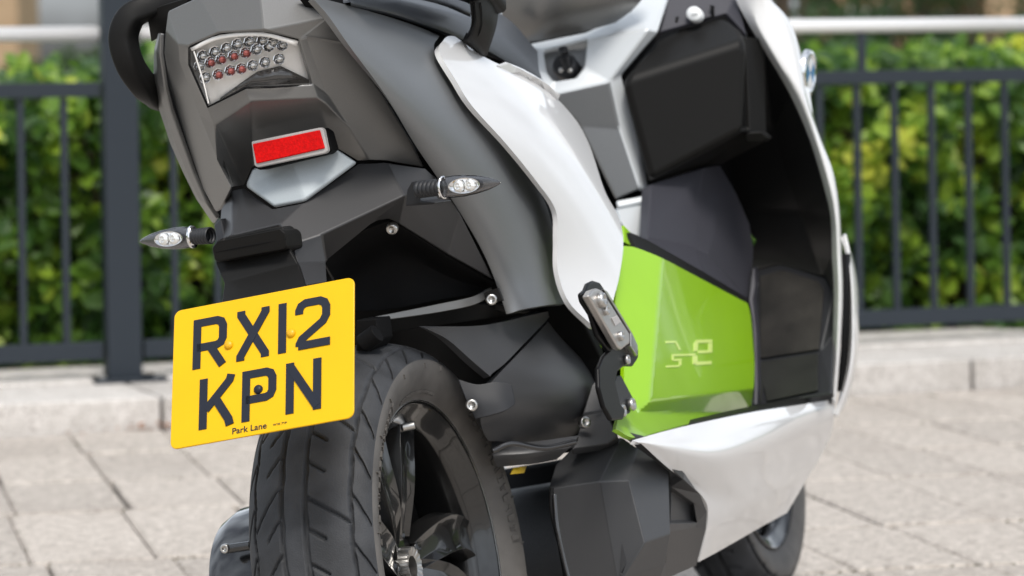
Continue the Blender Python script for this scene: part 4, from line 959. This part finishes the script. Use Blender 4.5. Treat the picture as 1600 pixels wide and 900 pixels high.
# ---- front wheel
FW = empty('front_wheel'); FW.parent = SCO
FC = Vector((-.012, 1.60, .275))
make_tyre('tyre', FW, FC, .275, .060, .19, 60, 420, 13)
lathe('rim', [(.192, .052), (.196, .050), (.192, .046), (.186, .043), (.176, .040), (.168, .034), (.165, .0), (.168, -.035), (.19, -.05)], FC, OUT, 'rimgrey' if 'rimgrey' in M else 'steelblack', FW, 96, fr=(BACK, UP, OUT))
for k in range(5):
    t = R(72 * k + 20)
    x = Vector((0, -math.cos(t), math.sin(t))); s = Vector((0, math.sin(t), math.cos(t)))
    prism('spoke', [FC + x * .03 + s * .022 + OUT * .03, FC + x * .17 + s * .014 + OUT * .03, FC + x * .17 - s * .014 + OUT * .03, FC + x * .03 - s * .022 + OUT * .03], (-.02, 0, 0), 'steelblack', FW, bevel=.003)
lathe('brake_disc', [(.06, .045), (.133, .045), (.133, .049), (.06, .049)], FC, OUT, 'steel', FW, 64)
lathe('hub', [(0, .05), (.03, .05), (.035, .03), (.035, -.03)], FC, OUT, 'steelblack', FW, 32)
prism('fork_leg', [FC + Vector((.075, -.02, .0)), FC + Vector((.075, .03, -.02)), FC + Vector((.075, -.08, .42)), FC + Vector((.075, -.13, .42))], (.03, 0, 0), 'black', SCO, bevel=.006)
# side stand on the far side that carries the lean
tube('side_stand', [Vector((-.17, .62, .16)), Vector((-.215, .62, .06)), Vector((-.24, .64, .0))], .012, 'black', SCO, 12, 4)

# ------------------------------------------------------------------ PAVING
def wp(x, y, D):                    # world point seen at pixel x,y at depth D
    return EYEP + (cr_ * ((x - 800) / FPX) - cu_ * ((y - HORIZON) / FPX) + Vector((0, 1, 0))) * D
boxw('ground', (0, 150, -.16), (900, 900, .2), 'grass', kind='structure')
boxw('plaza', (0, -28, -.140), (120, 58, .2), 'slab', kind='structure')
PVA = R(12); pu = Vector((math.cos(PVA), math.sin(PVA), 0)); pw = Vector((-math.sin(PVA), math.cos(PVA), 0))
FA = R(19.0); fu = Vector((math.cos(FA), math.sin(FA), 0)); fw = Vector((-math.sin(FA), math.cos(FA), 0))
KF = Vector((-1.0, 8.52, 0))        # a point on the foot of the kerb face
pav = boxw('paving', (0, 1.0, -.042), (14, 19.5, .04), 'joint', kind='structure')
def kerb_w(u):                      # w where the kerb line is for a given u
    # point = u*pu + w*pw ; (point-KF).fw = 0
    return (KF.dot(fw) - u * pu.dot(fw)) / pw.dot(fw)
PT = .2370
rowsP = [(8.62, 9.2), (8.08, 8.62), (7.54, 8.08), (7.01, 7.54), (6.29, 7.01), (5.75, 6.29)]
nnear = len(rowsP); w = 5.75
while w > -1.5:
    rowsP.append((w - .53, w)); w -= .53
rngp = random.Random(11)
def stone_geo(u0, w0, u1, w1, org, V, F):
    ka, kb = kerb_w(u0) - .006, kerb_w(u1) - .006
    p = [(u0, w0), (u1, w0), (u1, min(w1, kb)), (u0, min(w1, ka))]
    if p[2][1] <= w0 + .03 and p[3][1] <= w0 + .03: return False
    p = [(x, max(y, w0 + .001 if j > 1 else y)) for j, (x, y) in enumerate(p)]
    zt = rngp.uniform(-.0016, .0016); tx = rngp.uniform(-.001, .001); ins = .005; b0 = len(V)
    for z, i_ in ((-.03, 0), (zt - .005, 0), (zt, ins)):
        for j, (x, y) in enumerate(p):
            dx = ins if j in (0, 3) else -ins; dy = ins if j in (0, 1) else -ins
            q = pu * (x + (dx if i_ else 0)) + pw * (y + (dy if i_ else 0)); V.append(Vector((q.x - org.x, q.y - org.y, z + (tx if dx > 0 and z > -.02 else 0))))
    F += [(b0 + 8, b0 + 9, b0 + 10, b0 + 11)] + [(b0 + l * 4 + j, b0 + l * 4 + (j + 1) % 4, b0 + (l + 1) * 4 + (j + 1) % 4, b0 + (l + 1) * 4 + j) for l in (0, 1) for j in range(4)]
    return True
RV = []; RF = []
for ri, (w0, w1) in enumerate(rowsP):
    for k in range(-16, 22):
        gj = lambda q: (.0012, .0030, .0055, .0012)[(q * 7 + ri * 5) % 4]
        sh = lambda q: math.sin(q * 12.9 + ri * 4.1) * .010 + (ri % 2) * .012
        u0 = .415 + k * PT + gj(k) + sh(k); u1 = .415 + (k + 1) * PT - gj(k + 1) + sh(k + 1)
        if ri < nnear and -8 <= k <= 16:
            V = []; F = []; c = pu * ((u0 + u1) / 2) + pw * ((w0 + w1) / 2)
            if stone_geo(u0, w0 + .011, u1, w1 - .011, c, V, F):
                o = mk('paving_stone', V, F, 'slab', None, smooth=False, loc=(c.x, c.y, 0)); o.parent = pav
        else: stone_geo(u0, w0 + .009, u1, w1 - .009, Vector((0, 0, 0)), RV, RF)
o = mk('paving_stones', RV, RF, 'slab', pav, smooth=False); o['kind'] = 'stuff'
# small moss tufts and grit in the joints
V = []; F = []; fm = []
for i in range(900):
    u = rngp.uniform(-1.6, 3.4); r_ = rngp.choice(rowsP[:6])
    if rngp.random() < .4: q = pu * u + pw * (r_[0] + rngp.uniform(-.006, .006))
    else: q = pu * (.415 + round((u - .415) / PT) * PT + rngp.uniform(-.004, .004)) + pw * rngp.uniform(r_[0], r_[1])
    if (q - KF).dot(fw) > -.01: continue
    s = rngp.uniform(.003, .007); i0 = len(V)
    V += [Vector((q.x - s, q.y, -.004)), Vector((q.x + s, q.y, -.004)), Vector((q.x, q.y + s * 1.2, -.004)), Vector((q.x, q.y - s, -.004)), Vector((q.x, q.y, .001))]
    F += [(i0, i0 + 2, i0 + 4), (i0 + 2, i0 + 1, i0 + 4), (i0 + 1, i0 + 3, i0 + 4), (i0 + 3, i0, i0 + 4)]
M['moss'] = mat('moss', (.035, .05, .015), .95, spec=.1, col2=(.07, .065, .03), vscale=12)
tag(mk('moss', V, F, 'moss', None, smooth=False), 'green moss growing in the joints of the pale paving', 'moss', kind='stuff')

# ------------------------------------------------------------------ KERB of coping stones
KH = .084
KB = empty('stone_kerb', KF)
tag(KB, 'low pale stone kerb that carries the grey metal railing', 'kerb')
def kerb_stone(s0, s1, d0, d1, z0, z1):
    c = fu * ((s0 + s1) / 2) + fw * ((d0 + d1) / 2); n = 8
    V = []; L = s1 - s0; W_ = d1 - d0
    o = boxw('coping_stone', (c.x, c.y, (z0 + z1) / 2), (L - .010, W_ - .006, z1 - z0), 'kerb', KB, ax=(fu, fw, zv), bevel=.006)
    return o
# joint seen at left at pixel x~225
sj = .10
for k in range(-4, 6):
    s0 = sj + k * 1.15
    kerb_stone(s0, s0 + 1.15, 0, .44, -.02, KH)
    kerb_stone(s0 - .4, s0 + .75, .44, .86, -.02, KH + (.012 if k >= 0 else 0.004))
# ------------------------------------------------------------------ RAILING
P0 = Vector((-1.052, 9.02, 0)) + fw * 0
RL = empty('railing', (P0.x, P0.y, KH)); tag(RL, 'slate grey metal railing with steel handrail standing on the pale kerb', 'railing')
def rl(s, d, z): q = fu * s + fw * d; return Vector((q.x, q.y, z - KH))
for s in (0, 3.16, -3.16, 5.6):
    boxw('post', rl(s - .008, 0, (KH + 1.30) / 2 + .004), (.094, .06, 1.30 - KH), 'rail', RL, ax=(fu, fw, zv), bevel=.003)
    boxw('base_plate', rl(s, -.005, KH + .006), (.20, .14, .012), 'rail', RL, ax=(fu, fw, zv), bevel=.002)
    for q in (-.075, .075):
        o = lathe('anchor_bolt', [(.011, 0), (.011, .009), (0, .009)], rl(s + q, -.045, KH + .012), zv, 'steel', RL, 6, smooth=False)
for s0, s1 in ((.0475, 3.1045), (-3.1205, -.0635), (3.2075, 5.5445)):
    m_ = (s0 + s1) / 2; L = s1 - s0
    boxw('bottom_rail', rl(m_, 0, .168), (L, .035, .048), 'rail', RL, ax=(fu, fw, zv), bevel=.002)
    boxw('middle_rail', rl(m_, 0, .870), (L, .035, .040), 'rail', RL, ax=(fu, fw, zv), bevel=.002)
    x0 = rl(s0, 0, 1.020); x1 = rl(s1, 0, 1.020)
    d = (x1 - x0).normalized()
    lathe('handrail', [(0, 0), (.0205, 0), (.0205, (x1 - x0).length), (0, (x1 - x0).length)], x0, d, 'handrail', RL, 28)
for s0 in (1.97,):
    boxw('rail_strut', rl(s0 + .3, 0, .945), (.020, .020, .11), 'rail', RL, ax=(fu, fw, zv))
# balusters: first one right of the post at pixel x~270
nb = 0
for k in range(-28, 47):
    s = .138 + k * .1195 if k >= 0 else .191 + (k) * .117
    for pc_ in (0, 3.16, -3.16, 5.6):
        if abs(s - pc_) < .075: break
    else:
        if -3.05 < s < 5.5:
            o = boxw('baluster', rl(s, 0, .519), (.018, .018, .660), 'rail', RL, ax=(fu, fw, zv)); nb += 1
# short uprights between middle rail and handrail
for px in (1346,):
    dd = wp(px, 70, 1) - EYEP; D_ = None
    # intersect the ray with the fence plane
    t = (P0 - EYEP).dot(fw) / dd.dot(fw); q = EYEP + dd * t; s = (q - P0).dot(fu)
    bpy.data.objects['rail_strut'].location = fu * (s - 2.27)

# dead leaves against the kerb at left
V = []; F = []
for i in range(70):
    s = rngp.gauss(.12, .09); d = -abs(rngp.gauss(0, .02)) - .01
    q = KF + fu * s + fw * d; a_ = rngp.uniform(0, 6.28); L = rngp.uniform(.008, .018); z = rngp.uniform(.003, .018)
    i0 = len(V)
    for r_, w_, zz in ((0, 0, 0), (.5, .35, .003), (1, 0, .006), (.5, -.35, .004)):
        V.append(Vector((q.x + L * (r_ * math.cos(a_) - w_ * math.sin(a_)), q.y + L * (r_ * math.sin(a_) + w_ * math.cos(a_)), z + zz)))
    F.append((i0, i0 + 1, i0 + 2, i0 + 3))
tag(mk('dead_leaves', V, F, 'deadleaf', None, smooth=False), 'small brown dead leaves drifted against the kerb joint', 'leaves', kind='stuff')

# ------------------------------------------------------------------ HEDGE
boxw('soil', (KF + fw * 2.2 + fu * 1.0 + Vector((0, 0, -.03))), (9, 2.66, .06), 'soil', ax=(fu, fw, zv), kind='structure')
def leaves(name, n, pos, size, mt, parent, seed=1, up=.3):
    rg = random.Random(seed); V = []; F = []; tone = []
    for i in range(n):
        p, tn, nrm = pos(rg)
        d = Vector((rg.gauss(0, 1), rg.gauss(0, 1), rg.gauss(0, 1) - .2)).normalized()
        nr = (nrm + Vector((rg.gauss(0, .6), rg.gauss(0, .6), rg.gauss(0, .6)))).normalized()
        d = (d - nr * d.dot(nr)).normalized(); s = d.cross(nr); L = size * rg.uniform(.6, 1.3); w_ = L * .34
        i0 = len(V)
        V += [p, p + d * L * .35 + s * w_ + nr * L * .05, p + d * L * .8 + s * w_ * .7, p + d * L - nr * L * .1, p + d * L * .8 - s * w_ * .7, p + d * L * .35 - s * w_ + nr * L * .05]
        F += [(i0, i0 + 1, i0 + 2, i0 + 3), (i0, i0 + 3, i0 + 4, i0 + 5)]
        tone += [tn] * 6
    o = mk(name, V, F, mt, parent, smooth=False)
    at = o.data.attributes.new('tone', 'FLOAT', 'POINT'); at.data.foreach_set('value', tone)
    o['kind'] = 'stuff'
    return o
HD = empty('hedge', (.5, 10.2, 0)); tag(HD, 'dense leafy green hedge behind the railing', 'hedge')
HC = Vector((.5, 10.2, 0))
def hpos(rg):
    s = rg.uniform(-2.8, 5.2)
    top = .90 + .10 * noise.noise(Vector((s * 1.3, 3, 0))) + .05 * noise.noise(Vector((s * 5, 9, 0)))
    z = top * (1 - rg.random() ** 1.2 * .97)
    face = .80 + .34 * noise.noise(Vector((s * 2.2, z * 2.2, 1))) + .26 * noise.noise(Vector((s * 6, z * 6, 5))) + .25 * max(0, z / top - .7)
    d = face + abs(rg.gauss(0, .10)) + .02
    if rg.random() < .25: d = face + rg.uniform(0, 1.0); z = top + rg.uniform(-.12, .03)
    q = KF + fu * s + fw * (d + .18) + Vector((0, 0, z))
    cl = noise.noise(Vector((s * 7, z * 7, 20))) * .9 + noise.noise(Vector((s * 2.4, z * 2.4, 8))) * .5
    tn = max(0, min(1, .27 + cl * .9 + rg.gauss(0, .16)))  # clumped leaf colour: the dark clumps paint in shaded gaps
    return q - HC, tn, Vector((0, -.6, .65))
leaves('foliage', 33000, hpos, .062, 'leaf', HD, 2)
def branch_mesh(name, n, parent, seed, mt='bark'):
    rg = random.Random(seed); V = []; F = []
    for i in range(n):
        s = rg.uniform(-2.2, 3.6); p = KF + fu * s + fw * (1.25 + rg.uniform(0, .35)) - HC; h = rg.uniform(.6, .9)
        q = p + Vector((rg.gauss(0, .15), rg.gauss(0, .15) - .1, h)); i0 = len(V)
        for c, r_ in ((p, .012), (q, .004)):
            for k in range(4): V.append(c + Vector((math.cos(k * 1.57) * r_, math.sin(k * 1.57) * r_, 0)))
        for k in range(4): F.append((i0 + k, i0 + (k + 1) % 4, i0 + 4 + (k + 1) % 4, i0 + 4 + k))
    o = mk(name, V, F, mt, parent, smooth=False); o['kind'] = 'stuff'; return o
branch_mesh('branches', 120, HD, 5)
# plain dark box as the hedge's shaded inside, so no light leaks through
boxw('hedge_shade_box', (KF + fw * 1.78 + fu * 1.2 + Vector((0, 0, .40))) - HC, (7.8, .55, .80), 'soilcore' if 'soilcore' in M else 'soil', HD, ax=(fu, fw, zv))['kind'] = 'stuff'

# ------------------------------------------------------------------ FAR BACKGROUND
M['brick'] = mat('far_brick_wall', (.34, .20, .13), .9, col2=(.42, .26, .17), vscale=2, spec=.2)
M['tan'] = mat('tan_brick_wall', (.40, .27, .17), .9, col2=(.47, .33, .22), vscale=2, spec=.2)
M['roof'] = mat('far_roof_tiles', (.16, .15, .16), .8, var=.15, vscale=2)
M['glass'] = mat('window_glass', (.06, .08, .10), .08, spec=.8)
M['frame'] = mat('white_window_frame', (.75, .75, .74), .5)
def house(x0, x1, D, h, wall, label, group=None, roofh=2.2, dp=7):
    a = (x0 - 800) / FPX * D; b = (x1 - 800) / FPX * D; wd = b - a
    o = empty('house', ((a + b) / 2, D, 0)); tag(o, label, 'house', group)
    boxw('wall', (0, dp / 2, h / 2), (wd, dp, h), wall, o)
    V = [Vector((-wd / 2 - .3, -.4, h)), Vector((wd / 2 + .3, -.4, h)), Vector((wd / 2 + .3, dp + .4, h)), Vector((-wd / 2 - .3, dp + .4, h)), Vector((-wd / 2 - .3, dp / 2, h + roofh)), Vector((wd / 2 + .3, dp / 2, h + roofh))]
    rf = mk('roof', V, [(0, 1, 5, 4), (2, 3, 4, 5), (0, 4, 3), (1, 2, 5), (0, 3, 2, 1)], 'roof', o, smooth=False)
    boxw('chimney', (wd * .3, dp / 2, h + roofh), (.7, .7, 1.6), wall, rf)
    n = max(1, int(wd / 2.6)); fl = max(1, int(h / 2.7))
    for f in range(fl):
        for k in range(n):
            x = -wd / 2 + wd * (k + .5) / n; z = 1.55 + f * 2.7
            g = boxw('window', (x, -.02, z), (1.15, .10, 1.3), 'frame', o)
            boxw('pane', (x - .27, -.08, z), (.46, .03, 1.1), 'glass', g); boxw('pane', (x + .27, -.08, z), (.46, .03, 1.1), 'glass', g)
    return o
house(-160, 29, 90, 14, 'tan', 'tall tan brick house far left beyond the hedge', dp=4)
house(1290, 1425, 78, 5.6, 'brick', 'orange brick house behind the trees nearest the white fairing')
house(1440, 1530, 84, 5.6, 'brick', 'narrow brick house between its two neighbours at far right')
house(1545, 1800, 78, 5.6, 'tan', 'wide tan house cut off by the right edge of the photo')
def tree(px, D, h, w_, label, seed, n=1800):
    X = (px - 800) / FPX * D; o = empty('tree', (X, D, 0)); tag(o, label, 'tree', 'trees beyond the hedge')
    lathe('trunk', [(w_ * .06, 0), (w_ * .045, h * .3), (w_ * .02, h * .75)], (0, 0, 0), zv, 'bark', o, 8)
    rg = random.Random(seed); cl = [(Vector((rg.gauss(0, w_ * .25), rg.gauss(0, w_ * .25), h * rg.uniform(.28, .95))), rg.uniform(.16, .3) * w_) for _ in range(14)]
    for c, r_ in cl[:5]:
        tube('limb', [Vector((0, 0, h * .2)), c * .6, c], w_ * .015, 'bark', o, 5, 2, caps=False)
    def pos(rg):
        c, r_ = rg.choice(cl); v = Vector((rg.gauss(0, 1), rg.gauss(0, 1), rg.gauss(0, 1))).normalized() * r_ * rg.uniform(.6, 1.1)
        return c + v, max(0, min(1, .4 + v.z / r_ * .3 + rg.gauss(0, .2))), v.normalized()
    leaves('crown', n, pos, w_ * .06, 'treeleaf', o, seed)
    return o
tree(1225, 34, 3.4, 1.9, 'dark round tree just right of the white front fairing', 21)
tree(1300, 52, 2.7, 2.0, 'low tree in front of the orange brick house', 22)
tree(1445, 50, 2.9, 1.8, 'small tree between the brick houses', 23)
tree(1600, 56, 2.9, 2.4, 'tree in front of the tan house at the right edge', 24)
tree(90, 30, 1.12, .8, 'low dark bush left of the tall fence post', 25)
tree(140, 26, 1.08, .7, 'bright bush directly beside the tall fence post', 26)
